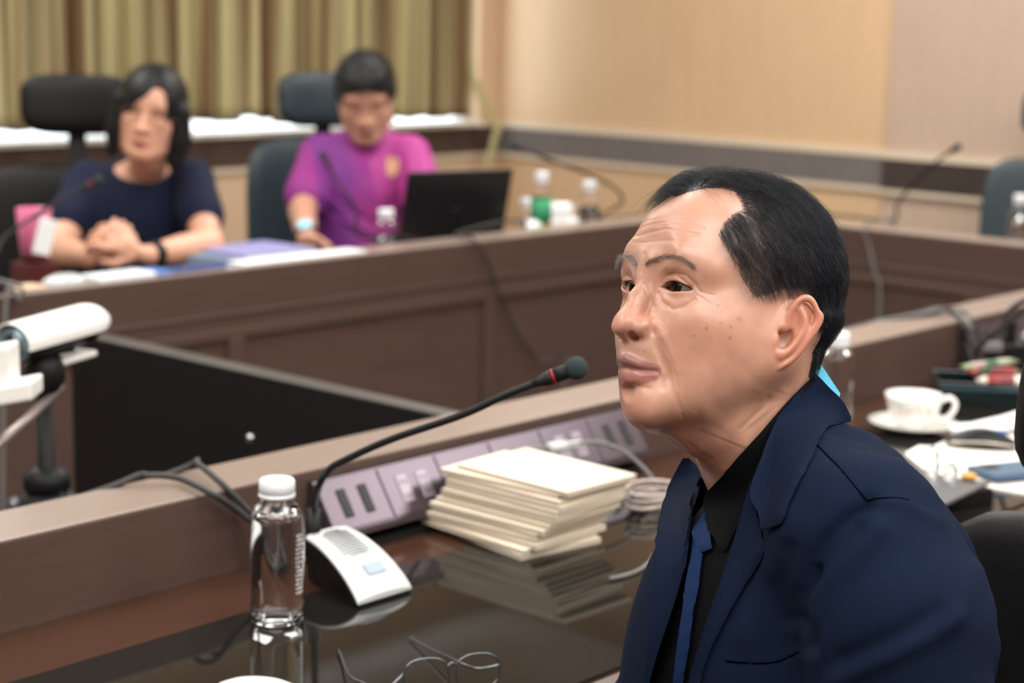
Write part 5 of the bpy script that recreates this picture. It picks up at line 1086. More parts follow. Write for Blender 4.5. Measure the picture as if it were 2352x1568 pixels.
for i, (dx, m_, lb) in enumerate(((0, blk_c, 'black cable over the ledge behind the snack tray, leftmost of three'), (14, grey_c, 'grey cable over the ledge behind the snack tray, middle of three'), (27, blk_c, 'dark cable over the ledge behind the snack tray, rightmost of three'))):
    cable(lb, [(3.02+i*.02, 1.86, .60), (3.03+i*.02, 1.85, .82), L_(2110+dx, 718+i, .006), L_(2150+dx, 708+i, .010), L_(2185+dx, 716, .006), atY(2212+dx, 745+i*2, 1.695), atY(2222+dx, 790, 1.69), atY(2238+dx, 835, 1.66), atz(2262+dx, 850, G+.006)], .0042, m_)
bm = bmesh.new(); M = quadM((0, 0, 0), (1, 0, 0), (0, 0, 1)); bmesh.ops.create_uvsphere(bm, u_segments=24, v_segments=12, radius=1)
for v in bm.verts: v.co = Vector((v.co.x*.034, v.co.y*.058, max(v.co.z, -.05)*.030+.0015))
ob = bm_obj('computer_mouse', bm, offw, smooth=True, label='white rounded mouse at the bottom edge, in front of the foreground bottle', cat='mouse'); ob.location = tuple(np.array(atz(592, 1626, G))); ob.rotation_euler = (0, 0, .6)

# ------------------------------------------------------------------ spectacles on the glass
sp_o = atz(1040, 1580, G); ls = mat('lens_clear', (1, 1, 1), .0, trans=1, ior=1.12, spec=.5); fr = mat('frame_steel', srgb(120, 124, 128), .22, metal=.9)
sg = thing('spectacles', 'thin-rimmed spectacles lying open on the black glass at the bottom edge', 'spectacles', sp_o)
e1 = atd(980, 1565, sp_o@np.array([0, 0, 0])+proj(sp_o)[2]); a = atz(928, 1600, G); b = atz(1148, 1578, G); ux = (b-a); uw = np.linalg.norm(ux); ux /= uw; uz = np.array([-.10*ux[1], .10*ux[0], .99]); uy = np.cross(uz, ux); 
def fpt(u, v, w=0): return (a-sp_o)+ux*u+uz*v+uy*w
W1 = uw*.46
for k, u0 in enumerate((W1*.5, uw-W1*.5)):
    P = [fpt(u0+W1*.5*math.copysign(abs(math.cos(q))**.75, math.cos(q)), .0195+.0185*math.copysign(abs(math.sin(q))**.8, math.sin(q))) for q in np.linspace(0, 2*math.pi, 37)[:-1]]
    bm = bmesh.new(); tube(bm, P, .0011, 8, closed=True); rim = bm_obj('rim', bm, fr, sg, smooth=True)
    bm = bmesh.new(); vs = [bm.verts.new(p) for p in P]; f = bm.faces.new(vs); r = bmesh.ops.extrude_face_region(bm, geom=[f]); [setattr(v, 'co', v.co+Vector(uy)*.0015) for v in r['geom'] if isinstance(v, bmesh.types.BMVert)]; bm_obj('lens', bm, ls, rim)
tube_obj('bridge', [fpt(W1*.96, .026), fpt(uw*.5, .031), fpt(uw-W1*.96, .026)], .0011, fr, sg)
bk_ = lambda x, y, z: atz(x, y, G+z)-sp_o
tube_obj('temple', [fpt(uw, .024), bk_(1100, 1535, .020), bk_(1062, 1524, .018), bk_(1030, 1508, .014), bk_(1003, 1497, .010), bk_(970, 1480, .006), bk_(942, 1463, .003)], [.0014]*37, fr, sg)
tube_obj('temple', [fpt(0, .024), bk_(875, 1590, .016), bk_(838, 1570, .012), bk_(808, 1556, .010), bk_(795, 1540, .008), bk_(786, 1515, .005), bk_(777, 1492, .003)], [.0014]*37, fr, sg)

# ------------------------------------------------------------------ things on the window table
fz = TOPZ
def pile(label, c, s_, rz, m1, m2, z, cat='book', nm='book'):
    t = thing(nm, label, cat, (c[0], c[1], z), rz); bm = bmesh.new(); bx(bm, 0, 0, s_[2]/2, s_[0]-.004, s_[1]-.004, s_[2]-.003); bm_obj('pages', bm, m2, t); bm = bmesh.new(); bx(bm, 0, 0, .0008, s_[0], s_[1], .0016); bx(bm, 0, 0, s_[2]-.0008, s_[0], s_[1], .0016); bx(bm, -s_[0]/2+.0008, 0, s_[2]/2, .0016, s_[1], s_[2]); bm_obj('cover', bm, m1, t)
pg = mat('book_pages', srgb(226, 228, 216), .8, noise=.05, nscale=200, stretch=(1, 1, 10))
bc = atd(625, 560, 4.72)
pile('thick pale green-edged document pile, lowest in front of the man in magenta', (3.03, 3.52), (.30, .23, .050), .05, mat('cover_pale_green', srgb(196, 204, 180), .6), pg, fz)
pile('blue-grey document folder lying on the pale document pile', (3.02, 3.53), (.26, .21, .022), .18, mat('cover_blue_grey', srgb(128, 150, 168), .6), pg, fz+.050, 'folder', 'folder')
pile('lavender folder on top of the document pile beside the smartwatch', (3.05, 3.56), (.24, .20, .010), .02, mat('cover_lavender', srgb(150, 148, 196), .6), pg, fz+.072, 'folder', 'folder')
def flat(nm, label, cat, c, s_, rz, m, z): 
    bm = bmesh.new(); bx(bm, 0, 0, s_[2]/2, *s_, bev=min(.002, s_[2]*.3)); o = bm_obj(nm, bm, m, label=label, cat=cat); o.location = (c[0], c[1], z); o.rotation_euler = (0, 0, rz); return o
c1 = atz(470, 600, LEDZ+.002)
flat('paper_sheet', 'white sheets lying on the ledge between the woman in navy and the document pile', 'paper', (2.87, 3.225), (.44, .070, .003), .0, pw, LEDZ)
flat('leaflet', 'dark blue patterned leaflet on the ledge by the clasped hands', 'leaflet', (2.60, 3.226), (.20, .07, .004), .03, mat('leaflet_blue', srgb(60, 72, 120), .5, noise=.6, nscale=60), LEDZ)
flat('booklet', 'white booklet with a blue end on the ledge in front of the woman in navy', 'booklet', (2.375, 3.222), (.15, .07, .010), .02, mat('booklet_white', srgb(236, 242, 248), .5), LEDZ)
flat('booklet', 'small blue booklet beside the white booklet on the ledge', 'booklet', (2.475, 3.226), (.048, .068, .008), .02, mat('booklet_blue', srgb(90, 128, 196), .5), LEDZ)
flat('card', 'small cream card on the ledge at the far left, beside the clear case', 'card', (2.14, 3.225), (.075, .06, .004), .0, mat('card_cream', srgb(214, 188, 158), .6), LEDZ)
bm = bmesh.new(); bmesh.ops.create_uvsphere(bm, u_segments=24, v_segments=12, radius=1)
for v in bm.verts: v.co = Vector((v.co.x*.055, v.co.y*.030, max(v.co.z, -.05)*.022+.001))
ob = bm_obj('spectacle_case', bm, mat('case_pale', srgb(196, 200, 202), .2, coat=.4), smooth=True, label='pale grey oval case on the ledge left of the white booklet', cat='case'); ob.location = (2.235, 3.220, LEDZ)
bm = bmesh.new(); bmesh.ops.create_uvsphere(bm, u_segments=24, v_segments=12, radius=1)
for v in bm.verts: v.co = Vector((v.co.x*.060, v.co.y*.034, max(v.co.z, -.05)*.034+.001))
ob = bm_obj('computer_mouse', bm, blk, smooth=True, label='black mouse on the ledge at the left edge of the photo', cat='mouse'); ob.location = (2.045, 3.222, LEDZ)
# cup and card
t = thing('pink_cup', 'pink-sided cup on the dark red holder beside the woman in navy', 'cup', (2.46, 3.66, fz+.088)); lathe_obj('cup_wall', [(0, .002), (.030, 0), (.036, .06), (.041, .125), (.039, .125), (.034, .06), (.028, .004), (0, .004)], mat('pink_plastic', srgb(226, 120, 160), .3), t, 32); lathe_obj('cup_foot', [(0, .0), (.0305, 0), (.0325, .022), (0, .022)], mat('cup_maroon', srgb(90, 30, 34), .4), t, 32)
cc_ = atd(92, 545, 4.22); t = flat('white_card', 'upright white card leaning beside the pink cup', 'card', cc_, (.040, .006, .085), .2, pw, cc_[2]-.04); t.rotation_euler = (0, .25, -.6); t.location = tuple(cc_-_zz*.04)
bm = bmesh.new(); bx(bm, 0, 0, .044, .090, .070, .087, bev=.004); ob = bm_obj('red_holder', bm, mat('holder_maroon', srgb(84, 30, 30), .5), label='dark red holder under the pink cup, beside the woman', cat='holder'); ob.location = (2.46, 3.66, fz)
# laptop
lp = thing('laptop', 'open black laptop on the window table, its lid towards the camera', 'laptop', (3.714, 3.493, fz), math.radians(-17)); lb = mat('laptop_black', (.010, .011, .013), .32, noise=.1)
bm = bmesh.new(); bx(bm, 0, .13, .009, .335, .23, .018, bev=.003); bm_obj('keyboard_base', bm, lb, lp)
M = Matrix.Translation((0, .018, .016)) @ Matrix.Rotation(math.radians(14), 4, 'X'); bm = bmesh.new(); bx(bm, 0, 0, .125, .335, .008, .245, M=M, bev=.003); ld = bm_obj('laptop_lid', bm, lb, lp)
bm = bmesh.new(); bx(bm, .0, .0045, .125, .31, .001, .20, M=M); bm_obj('laptop_screen', bm, mat('screen_dim', (.02, .03, .05), .2, emit=(.5, .6, .8), estr=.5), ld); bm = bmesh.new(); lathe(bm, [(0, 0), (.011, 0), (.011, .0008), (0, .0008)], 20, M @ Matrix.Translation((0, -.0042, .125)) @ Matrix.Rotation(math.pi/2, 4, 'X')); bm_obj('lid_badge', bm, mat('badge_dark', (.003, .003, .004), .15), ld)
# by the corner
ts = thing('tissue_pack', 'white tissue pack between the two bottles beside the laptop', 'tissues', (4.12, 3.47, fz), -.5); bm = bmesh.new(); bx(bm, 0, 0, .045, .17, .10, .09, bev=.008, seg=3); bm_obj('pack', bm, mat('pack_white', srgb(244, 240, 238), .4), ts); bm = bmesh.new(); bx(bm, 0, 0, .115, .12, .05, .045, bev=.015, seg=3); bm_obj('tissue', bm, pw, ts)
bm = bmesh.new(); bmesh.ops.create_uvsphere(bm, u_segments=20, v_segments=12, radius=.028); [setattr(v.co, 'z', max(v.co.z, -.02)+.02) for v in bm.verts]; ob = bm_obj('paper_ball', bm, pw, smooth=True, label='small white crumpled tissue left of the bottle with the green label', cat='tissue'); ob.location = (3.90, 3.36, fz+.065)
bm = bmesh.new(); bx(bm, 0, 0, .03, .09, .07, .064, bev=.004); ob = bm_obj('small_box', bm, mat('box_tan', srgb(150, 120, 96), .6), label='small tan box under the crumpled tissue', cat='box'); ob.location = (3.90, 3.365, fz)
for lb_, P, m_ in (('thin dark cable hanging down the face of the window table, right of centre', [(3.80, 3.34, .80), (3.79, 3.30, .875), L_(1052, 535, .004), atY(1085, 548, 3.150), atY(1120, 600, 3.145), atY(1150, 680, 3.146), atY(1185, 760, 3.147), atY(1240, 830, 3.148), atY(1300, 860, 3.05), (3.15, 2.8, .012), (3.0, 2.6, .010)], blk_c),
    ('pale cable hanging down the face of the window table at the left edge', [(2.06, 3.32, .78), (2.05, 3.30, .872), atY(40, 655, 3.155), atY(45, 690, 3.148), atY(10, 740, 3.147), (1.98, 3.10, .012)], grey_c)):
    cable(lb_, P, .0042, m_)
cable('grey cable hanging down the face of the end table by the tan wall', [(4.72, 2.66, .80), (4.68, 2.66, .87), atX(1985, 520, 4.54), atX(1995, 560, 4.542), atX(2008, 620, 4.542), atX(2020, 720, 4.543), (4.50, 2.60, .012)], .0042, grey_c)

# ------------------------------------------------------------------ office chairs
lea = mat('black_leather', (.007, .007, .008), .45, spec=.3, noise=.2, nscale=30, bump=.15, bscale=300); lea2 = mat('teal_black_leather', srgb(42, 56, 62), .40, noise=.15, nscale=30, bump=.15, bscale=300); plb = mat('chair_plastic', (.02, .02, .022), .4)
def cushion(bm, cx, cy, cz, sx, sy, sz, M=None, p=3.5, bulge=.0):
    r = bmesh.ops.create_cube(bm, size=2); bmesh.ops.subdivide_edges(bm, edges=list({e for v in r['verts'] for e in v.link_edges}), cuts=9, use_grid_fill=True)
    for v in bm.verts:
        if v.tag: continue
        x, y, z = v.co; n = (abs(x)**p+abs(y)**p+abs(z)**p)**(1/p); c = Vector((x/n, y/n, z/n)); c = Vector((c.x*sx/2, c.y*sy/2, c.z*sz/2)); c.y += bulge*(c.x/(sx/2))**2; c += Vector((cx, cy, cz)); v.co = M @ c if M is not None else c; v.tag = True
    for f in bm.faces: f.smooth = True
def office_chair(label, loc, rz, group, tilt=8, m=lea, head=1.17, backtop=1.02, seatz=.47, bw=.48, hw_=.27):
    """faces its own -y axis"""
    t = thing('office_chair', label, 'chair', loc, rz, group=group); R_ = Matrix.Translation((0, .23, seatz)) @ Matrix.Rotation(math.radians(-tilt), 4, 'X') @ Matrix.Translation((0, 0, -seatz))
    bm = bmesh.new(); cushion(bm, 0, 0, seatz-.02, .50, .50, .10, p=4); bm_obj('seat', bm, m, t, smooth=True)
    bm = bmesh.new(); cushion(bm, 0, .0, (backtop+seatz+.03)/2, bw, .085, backtop-seatz-.03, R_, p=5, bulge=-.05); bm_obj('backrest', bm, m, t, smooth=True)
    bm = bmesh.new(); cushion(bm, 0, -.01, head-.008, hw_, .10, .168, R_, p=4, bulge=-.03); h = bm_obj('headrest', bm, m, t, smooth=True)
    bm = bmesh.new(); bx(bm, 0, .015, (head+backtop)/2-.03, .050, .020, head-backtop+.10, M=R_, bev=.004); bm_obj('headrest_bracket', bm, plb, t)
    for s in (-1, 1):
        bm = bmesh.new(); tube(bm, cr([(s*.24, .05, seatz-.04), (s*.30, .04, seatz+.02), (s*.30, .02, seatz+.15), (s*.29, -.02, seatz+.19)], 5), .016, 10); a = bm_obj('armrest', bm, plb, t, smooth=True); bm = bmesh.new(); cushion(bm, s*.29, -.02, seatz+.20, .075, .25, .03, p=4); bm_obj('armrest_pad', bm, m, a, smooth=True)
    bm = bmesh.new(); tube(bm, [(0, 0, seatz-.06), (0, 0, .25), (0, 0, .10)], [.030, .024, .032], 14); bm_obj('gas_column', bm, plb, t, smooth=True)
    for k in range(5):
        a = 2*math.pi*k/5+.3; c, s = math.cos(a), math.sin(a); bm = bmesh.new(); tube(bm, [(c*.02, s*.02, .105), (c*.16, s*.16, .095), (c*.29, s*.29, .075)], [.026, .020, .015], 10); f = bm_obj('base_spoke', bm, plb, t, smooth=True)
        bm = bmesh.new(); tube(bm, [(c*.29-.012*s, s*.29+.012*c, .028), (c*.29+.012*s, s*.29-.012*c, .028)], .028, 16); bm_obj('castor', bm, rub, f, smooth=True)
    return t
cf = lambda x, y, ang: (x, y, 0)
office_chair('black leather office chair with a wide headrest, occupied by the woman in navy', (2.885, 4.11, 0), math.radians(-38), 'high-backed office chairs', 5, lea, 1.165, .99, bw=.54, hw_=.30)
office_chair('dark leather office chair with a pale-lit headrest top, occupied by the man in magenta', (3.76, 4.00, 0), math.radians(-32), 'high-backed office chairs', 4, lea2, 1.165, 1.045, bw=.50, hw_=.30)
office_chair('empty dark teal leather chair at the right edge, behind the end table', (5.52, 2.58, 0), math.radians(-72), 'high-backed office chairs', 6, lea2, 1.16, 1.00)
oc = office_chair('tall black office chair at the right edge, right behind the suited man', (1.50, .76, 0), FB+math.radians(90), 'high-backed office chairs', 4, lea, 1.10, .985, bw=.46)
oc.location = (1.356, .708, 0)
# ------------------------------------------------------------------ the two people at the window table
class LF:
    """a Field in a head's own axes that takes world-space points"""
    def __init__(s, O, M, lo, hi, h): s.O = np.array(O); s.M = M; s.F = Field(lo, hi, h)
    def L(s, p): return (np.asarray(p, float)-s.O)@s.M.T
    def tube(s, P, r, k=.02, mode='add'): s.F.tube([tuple(s.L(p)) for p in P], r, k, mode)
    def ell(s, c, r, k=.02, R=None, mode='add'): s.F.ell(tuple(s.L(c)), r, k, (np.eye(3) if R is None else np.array(R))@s.M.T, mode)
    def mesh(s, it=2): V, Q = s.F.mesh(); V = smooth_mesh(V, Q, it, .5); return V@s.M+s.O, Q, V
def hand(LFd, wrist, d, nrm, side, curl=.9, s=1.0):
    d = np.array(d, float); d /= np.linalg.norm(d); nrm = np.array(nrm, float); nrm -= d*(nrm@d); nrm /= np.linalg.norm(nrm); x = np.cross(d, nrm)*side; w = np.array(wrist, float)
    LFd.tube([w, w+d*.045*s], [.021*s, .024*s], .015); 
    for k in range(3): LFd.tube([w+d*.03*s+x*(k-1)*.018*s, w+d*.080*s+x*(k-1)*.022*s], [.014*s, .0125*s], .010)
    for k, L in enumerate((.078, .086, .080, .064)):
        b = w+d*.082*s+x*(-.030+.020*k)*s; a0 = .25; P = [b]; dd = d
        for j, seg in enumerate((.45, .32, .23)):
            a0 += curl*(.75 if j else .55); v = d*math.cos(a0)+nrm*math.sin(a0); P.append(P[-1]+v*L*seg*s)
        LFd.tube(P, [.0098*s, .0092*s, .0084*s, .0072*s], .0035)
    tb_ = w+d*.022*s-x*.026*s; v1 = d*.62-x*.62+nrm*.40; v1 /= np.linalg.norm(v1); v2 = d*.85-x*.15+nrm*.45; v2 /= np.linalg.norm(v2); LFd.tube([tb_, tb_+v1*.040*s, tb_+v1*.040*s+v2*.030*s], [.0135*s, .0110*s, .0085*s], .008)
def hmat(O, M): return Matrix(((M[0][0], M[1][0], M[2][0], O[0]), (M[0][1], M[1][1], M[2][1], O[1]), (M[0][2], M[1][2], M[2][2], O[2]), (0, 0, 0, 1)))
def skin_cols(V, base, lip, sc=1.0):
    col = np.tile(np.array(base), (len(V), 1)); a, b, c = V.T; bb = np.abs(b)
    m = np.exp(-(((a-.100)/.012)**2+(bb/.020)**2+((c+.057)/.008)**2)); m = np.clip(m*1.4, 0, 1); col = col*(1-m[:, None])+np.array(lip)*m[:, None]
    m = np.exp(-(((a-.080)/.02)**2+((bb-.030)/.018)**2+((c-.040)/.0045)**2))*.7; col = col*(1-m[:, None])+np.array(srgb(70, 50, 42))*m[:, None]
    return col
def place(o, L): o.location = tuple(-np.array(L)); return o
P = atd
def lower_body(F, hipc, fwd, left, m=None):
    up = _zz; 
    F.ell(hipc, (.15, .17, .12), .02, np.stack([fwd, left, up]))
    for s in (-1, 1):
        h = hipc+left*s*.09; k = h+fwd*.40+up*.02; f = k-up*.42
        F.tube([h, k], [.085, .060], .04); F.tube([k, k-up*.40], [.058, .045], .03)
def unit(a): return np.array([math.cos(math.radians(a)), math.sin(math.radians(a)), 0.])
def tuft(root, hr, O, M, base, n, rg):
    V, Q = hr.mesh(); N = vnormals(V, Q); ok = np.nonzero((N[:, 2] > -.1) | ((N[:, 0] < .6) & (V[:, 2] > .0)))[0]; i = rg.choice(ok, n); p = V[i]; d = N[i]*.7+np.array([.55, 0, -.25])*np.clip(p[:, :1]*12, 0, 1)+np.array([0, 0, -.9])*np.clip((.06-p[:, 2:])*20, 0, 1)+rg.normal(0, .25, (n, 3)); d /= np.linalg.norm(d, axis=1)[:, None]
    L = rg.uniform(.008, .020, (n, 1)); st = np.stack([p-N[i]*.002+d*L*s+np.array([.0, 0, -.3])*L*s*s for s in np.linspace(0, 1, 5)], 1); Vr, Fr = ribbons(st@M+O-base, .0004)
    np_mesh('hair_strands', Vr, Fr, mat('short_black_hair', (0, 0, 0)), root)
def build_woman():
    O = P(345, 268, 4.74); M = rotm(math.radians(223), math.radians(-4), math.radians(-11)); base = np.array([O[0]+.03, O[1]+.10, 0]); root = thing('person', 'person with a black bob, glasses and a navy top, hands clasped on the table', 'person', base)
    fw = unit(238); lf = unit(328); RB_ = np.stack([fw, lf, _zz])
    sh = [P(200, 418, 4.92), P(440, 412, 4.92)]; elb = [P(135, 575, 4.72), P(478, 560, 4.70)]; wri = [P(205, 590, 4.50), P(345, 585, 4.52)]; chest = P(325, 480, 4.93)
    sk = LF(O, M, (-.33, -.42, -.50), (.42, .40, .14), .0030); face_field(sk.F, .3, .0046, .96)
    for sg in (1, -1): sk.F.ell((-.002, .074*sg, -.005), (.018, .008, .030), .006)
    nb = P(335, 400, 4.90); sk.tube([O+_zz*-.03-fw*.01, O+_zz*-.10-fw*.02, nb, nb-_zz*.06], [.050, .046, .052, .07], .03)
    sk.tube([nb-_zz*.03, sh[0]-_zz*.02], [.045, .040], .03); sk.tube([nb-_zz*.03, sh[1]-_zz*.02], [.045, .040], .03); sk.ell(chest, (.09, .14, .13), .03, RB_)
    for i in (0, 1): sk.tube([sh[i], (sh[i]*.45+elb[i]*.55), elb[i]], [.044, .043, .038], .02); sk.tube([elb[i], elb[i]*.5+wri[i]*.5, wri[i]], [.039, .036, .024], .012)
    hp = P(262, 572, 4.47); hand(sk, wri[0], hp-wri[0]+_zz*.02, unit(60)+_zz*.1, 1, .9, .95); hand(sk, wri[1]+(hp-wri[1])*.30, hp-wri[1]+_zz*.035, unit(100)-_zz*.2, -1, .8, .95)
    Vw, Q, Vl = sk.mesh(2); np_mesh('body', Vw-base, Q, skin_mat('skin_fair', rough=.5, bump=.03), root, attrs={'Col': skin_cols(Vl, srgb(222, 168, 140), srgb(170, 88, 82))})
    eyeballs(root, Matrix.Translation(tuple(-base)) @ hmat(O, M))
    tp_ = LF(O, M, (-.36, -.44, -.62), (.30, .42, .02), .004)
    tp_.ell(chest-_zz*.02, (.118, .165, .17), 0, RB_); tp_.ell(chest-_zz*.22, (.125, .165, .18), .05, RB_); tp_.tube([nb-_zz*.050, sh[0]-_zz*.012], [.052, .056], .04); tp_.tube([nb-_zz*.050, sh[1]-_zz*.012], [.052, .056], .04)
    for i in (0, 1): e_ = sh[i]*.42+elb[i]*.58; tp_.tube([sh[i], e_], [.058, .062], .025); d_ = elb[i]-sh[i]; d_ /= np.linalg.norm(d_); tp_.ell(e_+d_*.055, (.075, .075, .052), .004, np.stack([np.cross(d_, fw), np.cross(d_, np.cross(d_, fw)), d_]), 'sub') if 0 else None
    nk = P(325, 372, 4.84); tp_.ell(nk, (.105, .088, .052), .010, RB_, 'sub'); Vt, Qt, Vl = tp_.mesh(3)
    np_mesh('navy_top', Vt-base, Qt, fabric('navy_top', srgb(20, 27, 52), .8, .03), root)
    tr = LF(np.zeros(3), np.eye(3), base+np.array([-.62, -.72, .02]), base+np.array([.35, .35, .75]), .008); lower_body(tr, np.array([base[0]+.02, base[1]+.08, .61]), unit(250), unit(340)); Vt, Qt, _ = tr.mesh(2); np_mesh('dark_trousers', Vt-base, Qt, fabric('dark_trousers', (.02, .02, .025)), root)
    hr = Field((-.16, -.15, -.18), (.14, .15, .17), .0025)
    hr.ell((-.010, 0, .045), (.112, .090, .094), 0); hr.ell((-.035, 0, -.040), (.085, .092, .095), .04); hr.tube([(.025, .078, .03), (.025, .088, -.04), (.025, .086, -.098)], [.026, .032, .022], .02); hr.tube([(.035, -.074, .03), (.045, -.078, -.04), (.050, -.074, -.100)], [.024, .024, .014], .02)
    hr.ell((.105, .000, -.040), (.060, .054, .092), .010, mode='sub'); hr.ell((.105, .014, .020), (.045, .038, .050), .010, mode='sub'); hr.ell((.02, 0, -.160), (.20, .055, .06), .01, mode='sub'); hr.ell((.075, 0, -.07), (.05, .056, .09), .008, mode='sub'); hr.ell((.100, .022, .050), (.044, .026, .042), .006, mode='sub')
    for k in range(26):
        a = -1.4+2.8*k/25; hr.ridge([(.05*math.cos(a)+.04, .030, .137), (.02+.06*math.cos(a), .098*math.sin(a)*.9, .06), (-.02+.06*math.cos(a), .105*math.sin(a), -.08)], -.0016, .004)
    Vh, Qh = hr.mesh(); Vh = smooth_mesh(Vh, Qh, 2); np_mesh('hair', (Vh@M+O)-base, Qh, mat('glossy_black_hair', (.006, .007, .008), .45, spec=.35, bump=.3, bscale=250), root, label='straight black shoulder-length bob')
    mg = Matrix.Translation(tuple(-base)) @ hmat(O, M); g = []; bm = bmesh.new(); fm = mat('glasses_frame', srgb(120, 92, 76), .3, metal=.6)
    for s in (1, -1): tube(bm, [(.094-.004*math.cos(q)*0, s*.034+.026*math.cos(q), .010+.019*math.sin(q)) for q in np.linspace(0, 2*math.pi, 29)[:-1]], .0012, 6, closed=True); tube(bm, [(.094, s*.060, .016), (.070, s*.075, .016), (.0, s*.078, .010)], .0013, 6)
    tube(bm, [(.094, -.008, .014), (.097, 0, .018), (.094, .008, .014)], .0012, 6); o = bm_obj('glasses', bm, fm, root, smooth=True); o.matrix_basis = mg
    w_ = wri[1]; d_ = (elb[1]-wri[1]); d_ /= np.linalg.norm(d_); bm = bmesh.new(); tube(bm, [w_-base+d_*.004, w_-base+d_*.030], [.029, .031], 20); bm_obj('wristwatch', bm, blk, root, smooth=True, label='black wristwatch')
def build_pink():
    O = P(840, 228, 5.22); M = rotm(math.radians(226), math.radians(-27), math.radians(3)); base = np.array([O[0]+.06, O[1]+.12, 0]); root = thing('person', 'person with short dark hair and a magenta polo shirt, looking down at the laptop', 'person', base)
    fw = unit(236); lf = unit(326); RB_ = np.stack([fw, lf, _zz])
    sh = [P(738, 362, 5.36), P(938, 362, 5.34)]; elb = [P(695, 485, 5.14), P(985, 495, 5.20)]; wri = [P(705, 548, 4.98), P(975, 575, 5.12)]; chest = P(835, 430, 5.36)
    sk = LF(O, M, (-.36, -.42, -.60), (.48, .42, .15), .0032); face_field(sk.F, .0, .0036, .92)
    for sg in (1, -1):
        N_ = np.array([.35, .92*sg, 0]); V_ = np.array([0, 0, 1.]); U_ = np.cross(V_, N_)*(1 if sg > 0 else -1); U_ = np.array([-.92, .35*sg, 0]); ear_field(sk.F, np.array([0, .068*sg, -.006]), U_, V_, N_)
    nb = P(842, 318, 5.36); sk.tube([O+_zz*-.02+unit(46)*.02, O+_zz*-.08+unit(46)*.04, nb, nb-_zz*.06], [.052, .050, .056, .07], .03)
    sk.tube([nb-_zz*.04, sh[0]], [.045, .045], .03); sk.tube([nb-_zz*.04, sh[1]], [.045, .045], .03); sk.ell(chest, (.09, .15, .14), .03, RB_)
    for i in (0, 1): sk.tube([sh[i], sh[i]*.4+elb[i]*.6, elb[i]], [.045, .042, .037], .02); sk.tube([elb[i], elb[i]*.5+wri[i]*.5, wri[i]], [.037, .034, .025], .012); hand(sk, wri[i], (wri[i]-elb[i])*np.array([1, 1, .1])+unit(250)*.06, -_zz, 1 if i else -1, .35, .98)
    Vw, Q, Vl = sk.mesh(2); np_mesh('body', Vw-base, Q, skin_mat('skin_tan', rough=.5, bump=.03), root, attrs={'Col': skin_cols(Vl, srgb(202, 150, 124), srgb(150, 92, 82))})
    eyeballs(root, Matrix.Translation(tuple(-base)) @ hmat(O, M), lookc=-.3)
    tp_ = LF(O, M, (-.42, -.42, -.72), (.36, .42, .03), .004)
    tp_.ell(chest-_zz*.02, (.122, .175, .18), 0, RB_); tp_.ell(chest-_zz*.22, (.128, .165, .20), .05, RB_); tp_.tube([nb-_zz*.030, sh[0]], [.058, .062], .04); tp_.tube([nb-_zz*.030, sh[1]], [.058, .062], .04)
    for i in (0, 1): e_ = sh[i]*.30+elb[i]*.70; tp_.tube([sh[i], e_], [.064, .068], .025)
    tp_.ell(P(834, 305, 5.26), (.060, .050, .050), .008, RB_, 'sub')
    for pl, a_ in (((780, 400), 0), ((860, 470), 0)): pass
    Vt, Qt, Vl = tp_.mesh(3); F_ = [([(745, 420), (800, 480), (870, 520)], -7, 16), ([(700, 360), (735, 400), (760, 450)], -5, 12), ([(850, 350), (855, 420), (880, 500)], 4, 16), ([(930, 420), (900, 470), (890, 530)], -6, 14), ([(760, 500), (820, 520), (880, 545)], 6, 14), ([(740, 465), (790, 520), (830, 550)], -6, 12), ([(960, 360), (950, 420)], -5, 12), ([(832, 330), (832, 395)], -2.5, 5)]
    Vt = crease_world(Vt, Qt, [(p_, a_, w_*1.4/2.18) for p_, a_, w_ in F_], lambda *q: q)
    x, y, t_ = proj(Vt); u = np.clip((x-790+(y-420)*.35)/90, 0, 1); u = np.clip(u+.10*np.sin(x*.11+y*.05)+.06*np.sin(y*.2-x*.07), 0, 1)
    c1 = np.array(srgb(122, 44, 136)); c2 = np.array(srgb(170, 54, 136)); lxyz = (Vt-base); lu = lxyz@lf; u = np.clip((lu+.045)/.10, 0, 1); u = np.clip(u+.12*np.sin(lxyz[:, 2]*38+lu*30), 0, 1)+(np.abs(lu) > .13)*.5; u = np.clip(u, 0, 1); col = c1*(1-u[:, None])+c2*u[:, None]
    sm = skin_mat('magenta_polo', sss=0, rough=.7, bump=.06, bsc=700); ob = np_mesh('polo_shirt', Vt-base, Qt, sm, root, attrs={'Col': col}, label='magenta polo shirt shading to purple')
    bv = bvh_of(Vt, Qt); mg_ = fabric('polo_collar_cloth', srgb(150, 48, 140), .7, .1)
    for nm, pl, m_, th, kw in (('collar', [(790, 292), (800, 330), (815, 352), (832, 340), (822, 318), (808, 290)], mg_, .004, {}), ('collar', [(884, 288), (880, 325), (862, 352), (845, 342), (856, 318), (868, 290)], mg_, .004, {}), ('placket', [(826, 345), (842, 345), (842, 400), (826, 400)], mg_, .002, {}), ('emblem', [(886, 362), (912, 360), (916, 392), (900, 408), (886, 394)], mat('emblem_gold', srgb(216, 160, 128), .5, noise=.5, nscale=90), .001, {'label': 'pale gold chest emblem'})):
        o = patch(nm, smoothpoly(pl, 3) if nm != 'placket' else pl, bv, m_, root, off=.004, thick=th, step=4, smoothit=6, **kw); place(o, base)
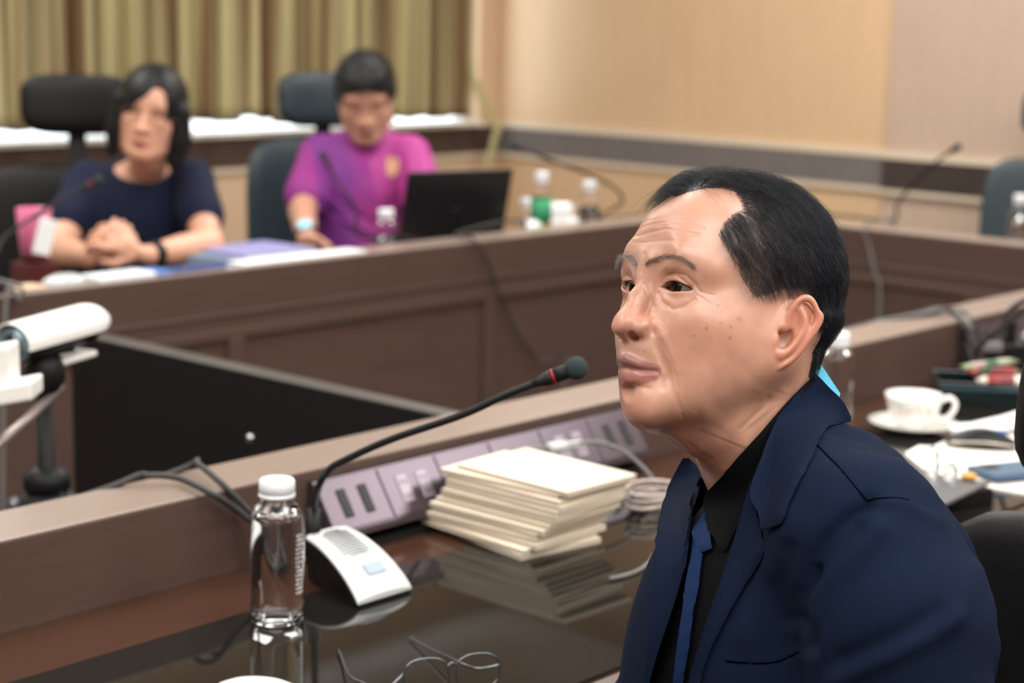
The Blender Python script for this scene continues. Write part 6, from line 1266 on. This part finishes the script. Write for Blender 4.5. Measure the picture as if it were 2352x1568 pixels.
    for nm, c_, cc_, r_ in (('pen_glint', (830, 400), srgb(240, 225, 220), .0045), ('pen_glint', (808, 388), srgb(90, 90, 190), .004)):  # small bright beads stand in for glints on a pen
        h = bv.ray_cast(Vector(CC), Vector(ray(*c_)).normalized())
        if h[0]: bm = bmesh.new(); bmesh.ops.create_uvsphere(bm, u_segments=10, v_segments=8, radius=r_); [setattr(v, 'co', v.co+h[0]-Vector(base)) for v in bm.verts]; bm_obj(nm, bm, mat('clip_%d' % int(c_[0]), cc_, .1, metal=.5), root, smooth=True)
    tr = LF(np.zeros(3), np.eye(3), base+np.array([-.62, -.72, .02]), base+np.array([.35, .35, .75]), .008); lower_body(tr, np.array([base[0]+.02, base[1]+.06, .61]), unit(255), unit(345)); Vt, Qt, _ = tr.mesh(2); np_mesh('dark_trousers', Vt-base, Qt, fabric('dark_trousers', (.02, .02, .025)), root)
    hr = Field((-.15, -.12, -.10), (.14, .12, .17), .0025)
    hr.ell((-.012, 0, .046), (.106, .081, .086), 0); hr.ell((.030, 0, .092), (.068, .066, .040), .03); hr.ell((-.045, 0, .000), (.070, .078, .070), .03); hr.tube([(.022, .072, .04), (.016, .075, .008)], [.012, .007], .01); hr.tube([(.022, -.072, .04), (.016, -.075, .008)], [.012, .007], .01)
    hr.ell((.100, 0, .000), (.060, .064, .078), .010, mode='sub'); hr.ell((.020, 0, -.060), (.09, .12, .062), .008, mode='sub'); hr.ell((.000, .085, -.010), (.028, .03, .034), .006, mode='sub'); hr.ell((.000, -.085, -.010), (.028, .03, .034), .006, mode='sub')
    rg = np.random.default_rng(6)
    for k in range(150):
        a = rg.uniform(-1.2, 1.2); p = np.array([rg.uniform(-.08, .09), rg.uniform(-.07, .07), .132-.02*abs(a)]); hr.ridge([p, p+np.array([.02, .012*a, .004])], rg.choice([-.003, .004]), .0045)
    Vh, Qh = hr.mesh(); Vh = smooth_mesh(Vh, Qh, 1); np_mesh('hair', (Vh@M+O)-base, Qh, mat('short_black_hair', (.014, .014, .016), .5, bump=.4, bscale=250), root, label='short thick black hair')
    tuft(root, hr, O, M, base, 5200, rg)
    w_ = wri[0]; d_ = (elb[0]-wri[0]); d_ /= np.linalg.norm(d_); bm = bmesh.new(); tube(bm, [w_-base+d_*.010, w_-base+d_*.034], [.029, .030], 20); wt = bm_obj('smartwatch', bm, blk, root, smooth=True, label='smartwatch with a pale blue lit face')
    wc = w_+d_*.022; vd = CC-wc; vd /= np.linalg.norm(vd); vd -= d_*(vd@d_); vd /= np.linalg.norm(vd); bm = bmesh.new(); M_ = quadM(tuple(wc-base+vd*.034), tuple(d_), tuple(np.cross(vd, d_))); bx(bm, 0, 0, 0, .042, .038, .010, M=M_, bev=.004); bm_obj('watch_face', bm, mat('watch_lit', srgb(150, 200, 215), .12, emit=srgb(150, 205, 225), estr=.6), wt)
build_woman(); build_pink()
build_man()
